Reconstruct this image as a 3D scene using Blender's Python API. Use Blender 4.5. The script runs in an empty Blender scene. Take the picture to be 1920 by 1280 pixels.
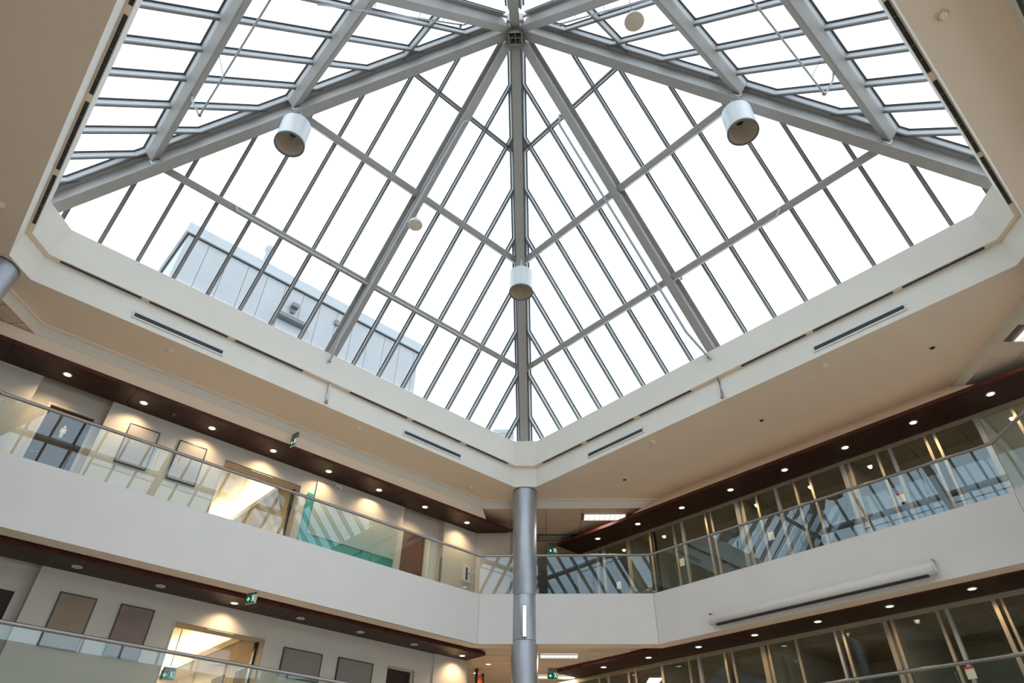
import bpy, bmesh, math, random
from mathutils import Vector, Matrix

random.seed(7)
SC = bpy.context.scene
COL = SC.collection
PI = math.pi
R2 = math.sqrt(2)

# ------------------------------------------------------------------ camera, sky, exposure
YAW, PITCH, ROLL = 0.839004, 0.675752, 0.0189491
fw = Vector((math.cos(YAW) * math.cos(PITCH), math.sin(YAW) * math.cos(PITCH), math.sin(PITCH)))
rt = Vector((math.sin(YAW), -math.cos(YAW), 0))
up = rt.cross(fw)
r_ = rt * math.cos(ROLL) + up * math.sin(ROLL)
u_ = up * math.cos(ROLL) - rt * math.sin(ROLL)
cam = bpy.data.cameras.new('camera')
cam.sensor_width = 36
cam.lens = 1212.055 / 1920 * 36
cam.clip_end = 500
camo = bpy.data.objects.new('camera', cam)
camo.matrix_world = Matrix(((r_.x, u_.x, -fw.x, 0), (r_.y, u_.y, -fw.y, 0), (r_.z, u_.z, -fw.z, 0), (0, 0, 0, 1)))
COL.objects.link(camo)
SC.camera = camo

SKY = 2.9          # overcast sky, the main light
DOWN = 58.0        # watts of each lit downlight
W = bpy.data.worlds.new('overcast_sky')
SC.world = W
W.use_nodes = True
nt = W.node_tree
bg = nt.nodes['Background']
tc = nt.nodes.new('ShaderNodeTexCoord')
ns = nt.nodes.new('ShaderNodeTexNoise'); ns.inputs['Scale'].default_value = 3.0; ns.inputs['Detail'].default_value = 4
cr = nt.nodes.new('ShaderNodeValToRGB')
cr.color_ramp.elements[0].position = 0.35; cr.color_ramp.elements[0].color = (0.80, 0.90, 1.0, 1)
cr.color_ramp.elements[1].position = 0.7; cr.color_ramp.elements[1].color = (0.94, 0.975, 1.0, 1)
nt.links.new(tc.outputs['Generated'], ns.inputs['Vector'])
nt.links.new(ns.outputs['Fac'], cr.inputs['Fac'])
nt.links.new(cr.outputs['Color'], bg.inputs['Color'])
bg.inputs['Strength'].default_value = SKY

vs = SC.view_settings
vs.view_transform = 'Standard'
vs.look = 'None'
vs.gamma = 1
vs.exposure = 0.0
vs.use_curve_mapping = False
SC.cycles.max_bounces = 10
SC.cycles.diffuse_bounces = 6
SC.cycles.glossy_bounces = 5
SC.cycles.transparent_max_bounces = 24
SC.cycles.caustics_reflective = False
SC.cycles.caustics_refractive = False
SC.cycles.sample_clamp_indirect = 6.0

# ------------------------------------------------------------------ materials
def srgb(r, g, b):
    f = lambda c: (c / 255 / 12.92) if c / 255 <= 0.04045 else ((c / 255 + 0.055) / 1.055) ** 2.4
    return (f(r), f(g), f(b))

def mat(name, col, rough=0.6, metal=0.0, var=0.06, scale=6.0, bump=0.0, spec=0.5, coat=0.0, vec=None):
    m = bpy.data.materials.new(name)
    m.use_nodes = True
    t = m.node_tree
    b = t.nodes['Principled BSDF']
    b.inputs['Roughness'].default_value = rough
    b.inputs['Metallic'].default_value = metal
    b.inputs['Specular IOR Level'].default_value = spec
    b.inputs['Coat Weight'].default_value = coat
    tcn = t.nodes.new('ShaderNodeTexCoord')
    n = t.nodes.new('ShaderNodeTexNoise')
    n.inputs['Scale'].default_value = scale
    n.inputs['Detail'].default_value = 5
    src = tcn.outputs['Object']
    if vec:
        mp = t.nodes.new('ShaderNodeMapping')
        mp.inputs['Scale'].default_value = vec
        t.links.new(src, mp.inputs['Vector'])
        src = mp.outputs['Vector']
    t.links.new(src, n.inputs['Vector'])
    r = t.nodes.new('ShaderNodeValToRGB')
    r.color_ramp.elements[0].position = 0.3
    r.color_ramp.elements[1].position = 0.7
    lo = tuple(max(0, c * (1 - var)) for c in col); hi = tuple(min(1, c * (1 + var)) for c in col)
    r.color_ramp.elements[0].color = (*lo, 1)
    r.color_ramp.elements[1].color = (*hi, 1)
    t.links.new(n.outputs['Fac'], r.inputs['Fac'])
    t.links.new(r.outputs['Color'], b.inputs['Base Color'])
    if bump:
        bp = t.nodes.new('ShaderNodeBump')
        bp.inputs['Strength'].default_value = bump
        n2 = t.nodes.new('ShaderNodeTexNoise')
        n2.inputs['Scale'].default_value = scale * 12
        t.links.new(tcn.outputs['Object'], n2.inputs['Vector'])
        t.links.new(n2.outputs['Fac'], bp.inputs['Height'])
        t.links.new(bp.outputs['Normal'], b.inputs['Normal'])
    return m

def emit(name, col, strength):
    m = bpy.data.materials.new(name)
    m.use_nodes = True
    t = m.node_tree
    t.nodes.remove(t.nodes['Principled BSDF'])
    e = t.nodes.new('ShaderNodeEmission')
    e.inputs['Color'].default_value = (*col, 1)
    e.inputs['Strength'].default_value = strength
    t.links.new(e.outputs[0], t.nodes['Material Output'].inputs['Surface'])
    return m

def glass(name, tint, ior, rough=0.0):
    """thin sheet glass: tinted see-through plus a fresnel mirror"""
    m = bpy.data.materials.new(name)
    m.use_nodes = True
    t = m.node_tree
    t.nodes.remove(t.nodes['Principled BSDF'])
    tr = t.nodes.new('ShaderNodeBsdfTransparent'); tr.inputs['Color'].default_value = (*tint, 1)
    gl = t.nodes.new('ShaderNodeBsdfGlossy'); gl.inputs['Roughness'].default_value = rough
    gl.inputs['Color'].default_value = (0.76, 0.90, 1, 1)
    fr = t.nodes.new('ShaderNodeFresnel')
    ge = t.nodes.new('ShaderNodeNewGeometry')       # same mirror strength from either side of the sheet
    mr = t.nodes.new('ShaderNodeMapRange')
    mr.inputs['To Min'].default_value = ior; mr.inputs['To Max'].default_value = 1 / ior
    t.links.new(ge.outputs['Backfacing'], mr.inputs['Value'])
    t.links.new(mr.outputs['Result'], fr.inputs['IOR'])
    mx = t.nodes.new('ShaderNodeMixShader')
    t.links.new(fr.outputs[0], mx.inputs[0])
    t.links.new(tr.outputs[0], mx.inputs[1])
    t.links.new(gl.outputs[0], mx.inputs[2])
    t.links.new(mx.outputs[0], t.nodes['Material Output'].inputs['Surface'])
    return m

M = {}
M['paint'] = mat('white_wall_paint', (0.72, 0.70, 0.66), 0.75, var=0.02, scale=2)
M['fascia'] = mat('pale_fascia_paint', (0.725, 0.685, 0.65), 0.7, var=0.02, scale=1.5)
M['soffit'] = mat('beige_soffit_paint', (0.87, 0.72, 0.575), 0.85, var=0.02, scale=2, bump=0.05)
M['curb'] = mat('cream_curb_paint', (0.76, 0.715, 0.64), 0.7, var=0.02, scale=1.5)
M['wall'] = mat('warm_wall_paint', (0.60, 0.535, 0.455), 0.75, var=0.02, scale=2)
M['tile'] = mat('ceiling_tile_fibre', (0.70, 0.57, 0.46), 0.9, var=0.05, scale=20, bump=0.15)
M['tback'] = mat('ceiling_backing_shade_tone', (0.16, 0.13, 0.10), 0.9, var=0.05)  # backing coloured dark so the tile joints look shaded
M['steel'] = mat('grey_painted_steel', (0.38, 0.362, 0.34), 0.5, var=0.04, scale=5)
M['alu'] = mat('mullion_aluminium', (0.46, 0.48, 0.50), 0.45, metal=0.2, var=0.04)
M['mull'] = mat('mullion_face_shade_tone', (0.24, 0.23, 0.225), 0.5, var=0.04)  # underside of the bars, shade put into the colour
M['mullside'] = mat('mullion_side_lit_tone', (0.62, 0.64, 0.65), 0.5, var=0.02)  # sides of the same bars, paler to carry the sky light
M['gasket'] = mat('black_gasket', (0.02, 0.025, 0.03), 0.6, var=0.1)
M['silver'] = mat('silver_column_cladding', (0.44, 0.46, 0.50), 0.38, metal=0.65, var=0.03, scale=3)
M['chrome'] = mat('brushed_steel', (0.34, 0.31, 0.29), 0.28, metal=0.85, var=0.05, scale=30)
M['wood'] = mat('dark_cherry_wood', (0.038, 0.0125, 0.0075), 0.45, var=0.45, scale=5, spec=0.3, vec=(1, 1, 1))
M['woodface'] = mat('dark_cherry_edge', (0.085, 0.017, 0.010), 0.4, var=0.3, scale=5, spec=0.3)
M['floor'] = mat('beige_stone_floor', (0.82, 0.72, 0.58), 0.5, var=0.05, scale=1.2)
M['carpet'] = mat('grey_beige_carpet', (0.62, 0.55, 0.46), 0.95, var=0.12, scale=25)
M['white'] = mat('white_enamel', (0.66, 0.67, 0.67), 0.4, var=0.02)
M['lampin'] = mat('lamp_reflector_lining', (0.74, 0.66, 0.55), 0.4, metal=0.1, var=0.04)
M['dark'] = mat('dark_void', (0.012, 0.010, 0.009), 0.7, var=0.1)
M['blackframe'] = mat('black_picture_frame', (0.012, 0.011, 0.011), 0.4, var=0.1)
M['grillem'] = mat('grey_grille_blades', (0.15, 0.15, 0.155), 0.5, var=0.06)
M['artA'] = mat('mauve_grey_canvas', srgb(166, 158, 155), 0.8, var=0.04, scale=1.5)
M['artB'] = mat('brown_grey_canvas', srgb(150, 130, 112), 0.8, var=0.14, scale=1.6)
M['artC'] = mat('umber_canvas', srgb(136, 116, 106), 0.8, var=0.16, scale=1.8)
M['artD'] = mat('taupe_canvas', srgb(140, 128, 120), 0.8, var=0.12, scale=1.6)
M['browndoor'] = mat('red_brown_door', (0.11, 0.035, 0.018), 0.45, var=0.2, scale=4, vec=(6, 6, 0.6))
M['darkdoor'] = mat('dark_brown_door', (0.040, 0.016, 0.011), 0.5, spec=0.25, var=0.2, scale=4, vec=(6, 6, 0.6))
M['frame'] = mat('beige_door_frame', (0.56, 0.50, 0.42), 0.5, var=0.02)
M['bronze'] = mat('champagne_storefront_frame', (0.46, 0.38, 0.27), 0.4, metal=0.4, var=0.05, scale=8)
M['teal'] = mat('teal_backpainted_glass', (0.03, 0.30, 0.24), 0.08, var=0.05, scale=1, coat=0.6)
M['green'] = mat('exit_green', (0.005, 0.10, 0.045), 0.5, var=0.05)
M['red'] = mat('red_print', (0.55, 0.03, 0.03), 0.6, var=0.05)
M['papr'] = mat('white_paper', (0.80, 0.76, 0.66), 0.8, var=0.03)
M['clad'] = mat('pale_metal_cladding', (0.365, 0.37, 0.37), 0.5, var=0.04, scale=1.5)
M['clad2'] = mat('pale_metal_coping', (0.39, 0.405, 0.415), 0.5, var=0.03, scale=1.5)
M['roofm'] = mat('grey_roof_membrane', (0.42, 0.43, 0.44), 0.9, var=0.1, scale=3)
M['cream'] = mat('cream_room_paint', (0.78, 0.70, 0.56), 0.8, var=0.02)
M['office'] = mat('office_wall_paint', (0.60, 0.54, 0.44), 0.8, var=0.04)
M['orange'] = mat('orange_panel', (0.65, 0.13, 0.03), 0.5, var=0.05)
M['skyglass'] = glass('skylight_glass', (0.90, 0.93, 0.95), 1.4)
M['glass'] = glass('balustrade_glass', (0.92, 0.955, 0.94), 1.6)
M['shopglass'] = glass('storefront_glass', (0.86, 0.88, 0.86), 1.5)
M['warmlens'] = emit('downlight_lens_glow', (1.0, 0.86, 0.64), 5.0)
M['striplens'] = emit('strip_lens_glow', (1.0, 0.88, 0.68), 1.3)
M['deadlens'] = mat('unlit_lens', (0.45, 0.42, 0.38), 0.3, var=0.05)
M['troff'] = emit('fluorescent_lens_glow', (1.0, 0.93, 0.82), 1.25)
M['sconce'] = emit('sconce_glow', (1.0, 0.86, 0.66), 9.0)
M['cove'] = emit('cove_strip_glow', (1.0, 0.84, 0.58), 60.0)
M['exitw'] = emit('exit_sign_white', (0.9, 1.0, 0.92), 0.9)
M['exitg'] = emit('exit_sign_green', (0.01, 0.22, 0.10), 0.38)
M['bulb'] = glass('clear_bulb_glass', (0.93, 0.92, 0.90), 1.5)

def gradient_panel():
    """graduated print: beige at the top, sea green towards the bottom edge"""
    m = bpy.data.materials.new('graduated_beige_to_green_print')
    m.use_nodes = True
    t = m.node_tree
    b = t.nodes['Principled BSDF']
    b.inputs['Roughness'].default_value = 0.5
    tcn = t.nodes.new('ShaderNodeTexCoord')
    sp = t.nodes.new('ShaderNodeSeparateXYZ')
    t.links.new(tcn.outputs['Generated'], sp.inputs[0])
    r = t.nodes.new('ShaderNodeValToRGB')
    r.color_ramp.elements[0].position = 0.0; r.color_ramp.elements[0].color = (0.34, 0.44, 0.36, 1)
    r.color_ramp.elements[1].position = 0.75; r.color_ramp.elements[1].color = (0.52, 0.46, 0.39, 1)
    t.links.new(sp.outputs['Z'], r.inputs['Fac'])
    t.links.new(r.outputs['Color'], b.inputs['Base Color'])
    return m
M['film'] = gradient_panel()

# ------------------------------------------------------------------ mesh helpers
OFF = {}
def vadd(a, b): return (a[0] + b[0], a[1] + b[1], a[2] + b[2])

class MB:
    def __init__(s):
        s.v = []; s.f = []; s.mi = []; s.cur = 0; s.smooth = []
    def add(s, vs, fs, sm=False):
        o = len(s.v)
        s.v += [tuple(p) for p in vs]
        for f in fs:
            s.f.append([o + i for i in f]); s.mi.append(s.cur); s.smooth.append(sm)
        return s
    def box(s, a, b):
        x0, y0, z0 = a; x1, y1, z1 = b
        if x0 > x1: x0, x1 = x1, x0
        if y0 > y1: y0, y1 = y1, y0
        if z0 > z1: z0, z1 = z1, z0
        v = [(x0, y0, z0), (x1, y0, z0), (x1, y1, z0), (x0, y1, z0), (x0, y0, z1), (x1, y0, z1), (x1, y1, z1), (x0, y1, z1)]
        return s.add(v, [(0, 3, 2, 1), (4, 5, 6, 7), (0, 1, 5, 4), (1, 2, 6, 5), (2, 3, 7, 6), (3, 0, 4, 7)])
    def obox(s, c, ax, ay, az, hx, hy, hz):
        """box about c along three unit axes with half sizes"""
        c = Vector(c); ax = Vector(ax); ay = Vector(ay); az = Vector(az)
        v = [c + ax * (i * hx) + ay * (j * hy) + az * (k * hz) for k in (-1, 1) for j in (-1, 1) for i in (-1, 1)]
        return s.add(v, [(0, 2, 3, 1), (4, 5, 7, 6), (0, 1, 5, 4), (2, 6, 7, 3), (0, 4, 6, 2), (1, 3, 7, 5)])
    def prof(s, p0, p1, outline, upv):
        """sweep an outline [(side, up)] (counter-clockwise) from p0 to p1"""
        p0 = Vector(p0); p1 = Vector(p1)
        d = (p1 - p0).normalized()
        side = d.cross(Vector(upv)).normalized()
        u = side.cross(d).normalized()
        n = len(outline)
        v = [p0 + side * a + u * b for a, b in outline] + [p1 + side * a + u * b for a, b in outline]
        f = [(i, (i + 1) % n, n + (i + 1) % n, n + i) for i in range(n)] + [tuple(range(n - 1, -1, -1)), tuple(range(n, 2 * n))]
        return s.add(v, f)
    def poly(s, pts, z0, z1):
        n = len(pts)
        v = [(x, y, z0) for x, y in pts] + [(x, y, z1) for x, y in pts]
        return s.add(v, [tuple(range(n - 1, -1, -1)), tuple(range(n, 2 * n))] + [(i, (i + 1) % n, n + (i + 1) % n, n + i) for i in range(n)])
    def tube(s, pts, r, seg=10, caps=True):
        pts = [Vector(p) for p in pts]
        n = len(pts)
        rings = []
        for i, p in enumerate(pts):
            if i == 0: d = pts[1] - p
            elif i == n - 1: d = p - pts[i - 1]
            else: d = (pts[i + 1] - p).normalized() + (p - pts[i - 1]).normalized()
            d.normalize()
            ref = Vector((0, 0, 1)) if abs(d.z) < 0.95 else Vector((1, 0, 0))
            a = d.cross(ref).normalized(); b = a.cross(d).normalized()
            k = 1.0
            if 0 < i < n - 1:
                c = max(0.5, d.dot((pts[i + 1] - p).normalized())); k = 1 / c
            rings.append([p + (a * math.cos(2 * PI * j / seg) + b * math.sin(2 * PI * j / seg)) * r for j in range(seg)])
        v = [q for rg in rings for q in rg]
        f = []
        for i in range(n - 1):
            for j in range(seg):
                f.append((i * seg + j, i * seg + (j + 1) % seg, (i + 1) * seg + (j + 1) % seg, (i + 1) * seg + j))
        s.add(v, f, True)
        if caps:
            s.add(rings[0], [tuple(range(seg))]); s.add(rings[-1], [tuple(range(seg - 1, -1, -1))])
        return s
    def lathe(s, c, prof, seg=24, axis=(0, 0, 1)):
        """revolve [(radius, height)] about an axis through c"""
        c = Vector(c); az = Vector(axis).normalized()
        ref = Vector((1, 0, 0)) if abs(az.x) < 0.9 else Vector((0, 1, 0))
        ax = (ref - az * ref.dot(az)).normalized(); ay = az.cross(ax)
        n = len(prof)
        v = []
        for r, h in prof:
            for j in range(seg):
                a = 2 * PI * j / seg
                v.append(c + az * h + (ax * math.cos(a) + ay * math.sin(a)) * max(r, 1e-5))
        f = []
        for i in range(n - 1):
            for j in range(seg):
                f.append((i * seg + j, i * seg + (j + 1) % seg, (i + 1) * seg + (j + 1) % seg, (i + 1) * seg + j))
        return s.add(v, f, True)
    def build(s, name, m, parent=None, bevel=0.0):
        off = OFF.get(parent.name, Vector((0, 0, 0))) if parent else Vector((0, 0, 0))
        me = bpy.data.meshes.new(name)
        me.from_pydata([tuple(Vector(p) - off) for p in s.v], [], s.f)
        ms = m if isinstance(m, (list, tuple)) else [m]
        for x in ms: me.materials.append(x)
        for p, i, sm in zip(me.polygons, s.mi, s.smooth):
            p.material_index = min(i, len(ms) - 1); p.use_smooth = sm
        bm = bmesh.new(); bm.from_mesh(me)
        bmesh.ops.recalc_face_normals(bm, faces=bm.faces)
        bm.to_mesh(me); bm.free()
        me.update()
        o = bpy.data.objects.new(name, me)
        COL.objects.link(o)
        if parent: o.parent = parent
        OFF[o.name] = off
        if bevel:
            b = o.modifiers.new('bevel', 'BEVEL'); b.width = bevel; b.segments = 2; b.limit_method = 'ANGLE'
        return o

def thing(name, label, cat, loc, group=None):
    o = bpy.data.objects.new(name, None)
    COL.objects.link(o)
    o.location = loc
    o.empty_display_size = 0.1
    OFF[o.name] = Vector(loc)
    o['label'] = label; o['category'] = cat
    if group: o['group'] = group
    return o

def tag(o, label, cat, group=None):
    o['label'] = label; o['category'] = cat
    if group: o['group'] = group
    return o

def root(name):
    """a piece of the setting that only holds parts"""
    o = bpy.data.objects.new(name, None)
    COL.objects.link(o)
    o['kind'] = 'structure'
    OFF[o.name] = Vector((0, 0, 0))
    return o

def struct(name, mb, m, parent=None):
    o = mb.build(name, m, parent)
    if not parent: o['kind'] = 'structure'
    return o

def dup(o, loc, label, group=None):
    """copy a thing with its parts and sub-parts"""
    r = o.copy(); COL.objects.link(r); r.location = loc; r['label'] = label
    if group: r['group'] = group
    OFF[r.name] = Vector(loc)
    for ch in list(o.children):
        c = ch.copy(); COL.objects.link(c); c.parent = r
        for g in list(ch.children):
            d = g.copy(); COL.objects.link(d); d.parent = c
    return r

def lamp(name, kind, parent, loc, power, col, **kw):
    l = bpy.data.lights.new(name, kind)
    l.energy = power; l.color = col
    for k, v in kw.items(): setattr(l, k, v)
    o = bpy.data.objects.new(name, l)
    COL.objects.link(o)
    o.location = loc
    if parent: o.parent = parent
    return o

ORD = ['first', 'second', 'third', 'fourth', 'fifth', 'sixth', 'seventh', 'eighth', 'ninth', 'tenth']

# ------------------------------------------------------------------ main dimensions (metres, camera at the origin)
CX, CY = 5.55, 6.28
FZ1 = -1.9                         # ground floor
SL = {3: (4.39, 5.66), 2: (0.61, 1.88)}        # balcony slab edge bottom / top
RAIL = {3: 6.734, 2: 2.954}
WOODZ = {3: (8.142, 8.228), 2: (4.362, 4.448)}
CEIL = {3: 8.46, 2: 4.47}
WL, WR = 15.56, 16.3               # corridor back wall / shopfront planes
X0, X1, Y0, Y1 = -6.0, 23.0, -4.8, 23.0
OCT = [(-0.29, 14.0), (11.55, 14.0), (14.83, 10.62), (14.83, 1.99), (11.54, -1.3), (-0.35, -1.3), (-3.6, 1.95), (-3.6, 10.7)]
KOL = Vector((12.54, 13.24, 0))

def oct_rect(x0, x1, y0, y1, c):
    return [(x0 + c, y1), (x1 - c, y1), (x1, y1 - c), (x1, y0 + c), (x1 - c, y0), (x0 + c, y0), (x0, y0 + c), (x0, y1 - c)]

def outer_pts(oc, x0, x1, y0, y1):
    """for each octagon edge the outline of the floor piece behind it"""
    A, B, C, D, E, F, G, H = oc
    return [[A, B, (B[0], y1), (A[0], y1)], [B, C, (x1, C[1]), (x1, y1), (B[0], y1)], [C, D, (x1, D[1]), (x1, C[1])],
            [D, E, (E[0], y0), (x1, y0), (x1, D[1])], [E, F, (F[0], y0), (E[0], y0)], [F, G, (x0, G[1]), (x0, y0), (F[0], y0)],
            [G, H, (x0, H[1]), (x0, G[1])], [H, A, (A[0], y1), (x0, y1), (x0, H[1])]]

def band(mb, o1, z1, o2, z2):
    n = len(o1)
    mb.add([(x, y, z1) for x, y in o1] + [(x, y, z2) for x, y in o2], [(i, (i + 1) % n, n + (i + 1) % n, n + i) for i in range(n)])

# ------------------------------------------------------------------ floors, slabs and fascias
b = MB().box((X0, Y0, FZ1 - 0.2), (X1, Y1, FZ1))
struct('floor', b, M['floor'])
for lv in (2, 3):
    b = MB()
    for p in outer_pts([(x + (x - CX) * 0.009, y + (y - CY) * 0.009) for x, y in OCT], X0, X1, Y0, Y1):
        b.poly(p[::-1], SL[lv][0] + 0.1, SL[lv][1] - 0.06)
    struct('floor', b, M['carpet'])

tn = [0]
def trim(mb, m):
    tn[0] += 1
    return struct('trim_%d' % tn[0], mb, m)

def fascia(p, q, z0, z1):
    p = Vector((p[0], p[1], 0)); q = Vector((q[0], q[1], 0))
    d = (q - p).normalized(); n = Vector((-d.y, d.x, 0))     # outward, away from the atrium
    L = (q - p).length
    b = MB().obox((p + q) / 2 + n * 0.06 + Vector((0, 0, (z0 + z1) / 2)), d, n, (0, 0, 1), L / 2 - 0.004, 0.06, (z1 - z0) / 2)
    return trim(b, M['fascia'])

B_, C_ = Vector((*OCT[1], 0)), Vector((*OCT[2], 0))
dBC = (C_ - B_).normalized()
tk = (KOL - B_).dot(dBC)
NK1, NK2 = B_ + dBC * (tk - 0.297), B_ + dBC * (tk + 0.297)
for lv in (3, 2):
    z0, z1 = SL[lv]
    for i in range(8):
        p, q = OCT[i], OCT[(i + 1) % 8]
        if i == 1:
            fascia(p, NK1, z0, z1); fascia(NK2, q, z0, z1)
        else:
            fascia(p, q, z0, z1)

# ------------------------------------------------------------------ ceilings: beige soffit, its stepped edge, corridor ceilings
LOWO = oct_rect(-1.33, 12.54, -0.49, 13.22, 0.47)      # lower curb faces
UPI = oct_rect(-1.22, 12.42, -0.40, 13.10, 0.40)       # ledge inner edge
UPT = oct_rect(-1.26, 12.42, -0.40, 13.10, 0.52)       # curb top edge
RNG = [(-0.35, 14.57), (11.97, 14.57), (15.80, 10.74), (15.80, 2.33), (11.97, -1.5), (-0.35, -1.5), (-4.38, 2.53), (-4.38, 10.54)]
RNG1 = [(-0.33, 14.52), (11.95, 14.52), (15.75, 10.72), (15.75, 2.35), (11.95, -1.45), (-0.33, -1.45), (-4.33, 2.55), (-4.33, 10.52)]
ZS, ZL, ZT = 8.75, 9.395, 10.2
b = MB()
band(b, LOWO, ZS, RNG1, ZS)
band(b, RNG1, ZS, RNG1, ZS - 0.045)
struct('ceiling', b, M['soffit'])
b = MB(); band(b, RNG1, ZS - 0.045, RNG, ZS - 0.05)
band(b, RNG, ZS - 0.05, RNG, CEIL[3] - 0.004)
trim(b, M['curb'])
b = MB(); band(b, LOWO, ZS, LOWO, ZL); trim(b, M['curb'])
b = MB(); band(b, LOWO, ZL, UPI, ZL); trim(b, M['soffit'])
b = MB(); band(b, UPI, ZL, UPT, ZT)
OUTS = oct_rect(CX - 7.38, CX + 7.38, CY - 7.38, CY + 7.38, 0.3)
band(b, UPT, ZT, OUTS, ZT + 0.36)
trim(b, M['curb'])
# added sloped panels covering the dark gap above the wood soffits, to catch light
b = MB().add([(-4.4, 14.565, 8.45), (12.0, 14.565, 8.45), (12.25, 14.685, 8.232), (-4.4, 14.685, 8.232)], [(0, 1, 2, 3)])
trim(b, M['soffit'])
b = MB().add([(15.755, 2.36, 8.742), (15.755, 10.71, 8.742), (15.165, 11.3, 8.232), (15.165, 1.77, 8.232)], [(0, 1, 2, 3)])
trim(b, M['soffit'])
# corridor ceilings (plain plane, with laid-in tiles where the photo shows them)
def off_ceiling(oc, z, m, extra=0.0):
    b = MB()
    for p in outer_pts(oc, X0, X1, Y0, Y1):
        b.add([(x, y, z + 0.03) for x, y in p], [tuple(range(len(p)))])
    return struct('ceiling', b, m)
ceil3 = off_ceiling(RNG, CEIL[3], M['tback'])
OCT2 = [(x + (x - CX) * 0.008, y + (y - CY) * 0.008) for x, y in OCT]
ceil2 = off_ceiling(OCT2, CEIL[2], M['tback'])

def clip(poly, f):
    out = []
    for i in range(len(poly)):
        p, q = poly[i - 1], poly[i]
        a, c = f(p), f(q)
        if (a >= 0) != (c >= 0):
            t = a / (a - c); out.append((p[0] + (q[0] - p[0]) * t, p[1] + (q[1] - p[1]) * t))
        if c >= 0: out.append(q)
    return out
def inside(pt, poly):
    x, y = pt; c = False
    for i in range(len(poly)):
        (x1, y1), (x2, y2) = poly[i], poly[i - 1]
        if (y1 > y) != (y2 > y) and x < (x2 - x1) * (y - y1) / (y2 - y1) + x1: c = not c
    return c

TILE = MB()
PH, EL = 0.555, 1.11
TILE.obox((0, 0, 0.015), (1 / R2, 1 / R2, 0), (-1 / R2, 1 / R2, 0), (0, 0, 1), PH / 2 - 0.008, EL / 2 - 0.008, 0.012)
for lv in (2, 3):
    e_ = 0.42
    P_ = [Vector(p) for p in OCT]; outp = []
    for i in range(8):
        d1 = (P_[i] - P_[i - 1]).normalized(); d2 = (P_[(i + 1) % 8] - P_[i]).normalized()
        n1 = Vector((-d1.y, d1.x)); n2 = Vector((-d2.y, d2.x)); n_ = (n1 + n2).normalized()
        outp.append(P_[i] + n_ * (e_ / n_.dot(n1)))
    inn = [P_[i] * 0.999 + outp[i] * 0.001 for i in range(8)]
    b = MB(); band(b, [tuple(p) for p in inn], SL[lv][0], [tuple(p) for p in outp], SL[lv][0])
    band(b, [tuple(p) for p in outp], SL[lv][0], [tuple(p) for p in outp], SL[lv][0] + 0.11)
    trim(b, M['soffit'])
tile_me = None
def lay_tiles(parent, z, oc, zones, holes):
    """lay-in tiles on the 45 degree grid, one object each, sharing one mesh"""
    global tile_me
    for i in range(8, 50):
        for j in range(-14, 16):
            dd = 0.26 + (i + 0.5) * PH; ee = 0.14 + (j + 0.5) * EL
            x, y = (dd + ee) / R2, (dd - ee) / R2
            if not any(a <= x <= c and bb <= y <= d for a, bb, c, d in zones): continue
            if any(abs(dd - h[0]) < h[2] and abs(ee - h[1]) < h[3] for h in holes): continue
            g = 0.008
            cs = [((dd + a * (PH / 2 - g) + ee + c * (EL / 2 - g)) / R2, (dd + a * (PH / 2 - g) - ee - c * (EL / 2 - g)) / R2) for a, c in ((-1, -1), (1, -1), (1, 1), (-1, 1))]
            if any(c[0] > 22.9 or c[1] > 22.9 for c in cs): continue
            best = cs
            if any(inside(c, oc) for c in cs):
                best = []; barea = 0.01           # a tile cut along the soffit edge
                for q in range(8):
                    a, c = oc[q], oc[(q + 1) % 8]
                    ln = math.hypot(c[0] - a[0], c[1] - a[1])
                    nx, ny = -(c[1] - a[1]) / ln, (c[0] - a[0]) / ln
                    pl = clip(cs, lambda p: (p[0] - a[0]) * nx + (p[1] - a[1]) * ny - 0.004)
                    ar = abs(sum(pl[k - 1][0] * pl[k][1] - pl[k][0] * pl[k - 1][1] for k in range(len(pl)))) / 2 if len(pl) > 2 else 0
                    if ar > barea: best, barea = pl, ar
                if not best: continue
            if best is cs:
                if tile_me is None:
                    o = TILE.build('tile', M['tile'], parent); tile_me = o.data
                else:
                    o = bpy.data.objects.new('tile', tile_me); COL.objects.link(o); o.parent = parent
                o.location = (x, y, z)
            else:
                MB().poly(best, z + 0.003, z + 0.027).build('tile', M['tile'], parent)

# ------------------------------------------------------------------ wood dropped soffits with seams
def wood_soffit(label, pts_of, cuts, lv):
    z0, z1 = WOODZ[lv]
    t = thing('wood_soffit', label, 'soffit', (*pts_of(cuts[0], cuts[1])[0], z0), 'dark wood soffits')
    for a, c in zip(cuts[:-1], cuts[1:]):
        p = pts_of(a, c)
        b = MB()
        n = len(p)
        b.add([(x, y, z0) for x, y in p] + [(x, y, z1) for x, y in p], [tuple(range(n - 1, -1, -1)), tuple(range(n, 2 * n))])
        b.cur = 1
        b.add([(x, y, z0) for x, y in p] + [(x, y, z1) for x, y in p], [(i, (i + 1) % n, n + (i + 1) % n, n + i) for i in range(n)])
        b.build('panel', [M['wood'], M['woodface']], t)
    return t
G = 0.004
FL = 14.68
wood_soffit('dark wood dropped soffit with eight lit downlights along the upper picture wall',
            lambda a, c: [(a + G, WL), (a + G, FL), ((c if c < 12.6 else 13.36) - G, FL), (c - G, WL)], [-6, -3, -0.6, 1.85, 4.3, 6.75, 9.2, 12.62], 3)
wood_soffit('near-black wood dropped soffit above the upper glass shopfront',
            lambda a, c: [(WR, a + G), (WR, c - G), (15.17, c - G), (15.17, a + G)], [-1.5, 1, 3.4, 5.8, 8.2, 10.6, 14.5], 3)
wood_soffit('dark wood dropped soffit with mostly unlit downlights along the lower picture wall',
            lambda a, c: [(a + G, WL), (a + G, FL), (c - G, FL), (c - G, WL)], [-6, -3, -0.6, 1.85, 4.3, 6.75, 9.2, 12.43], 2)
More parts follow.
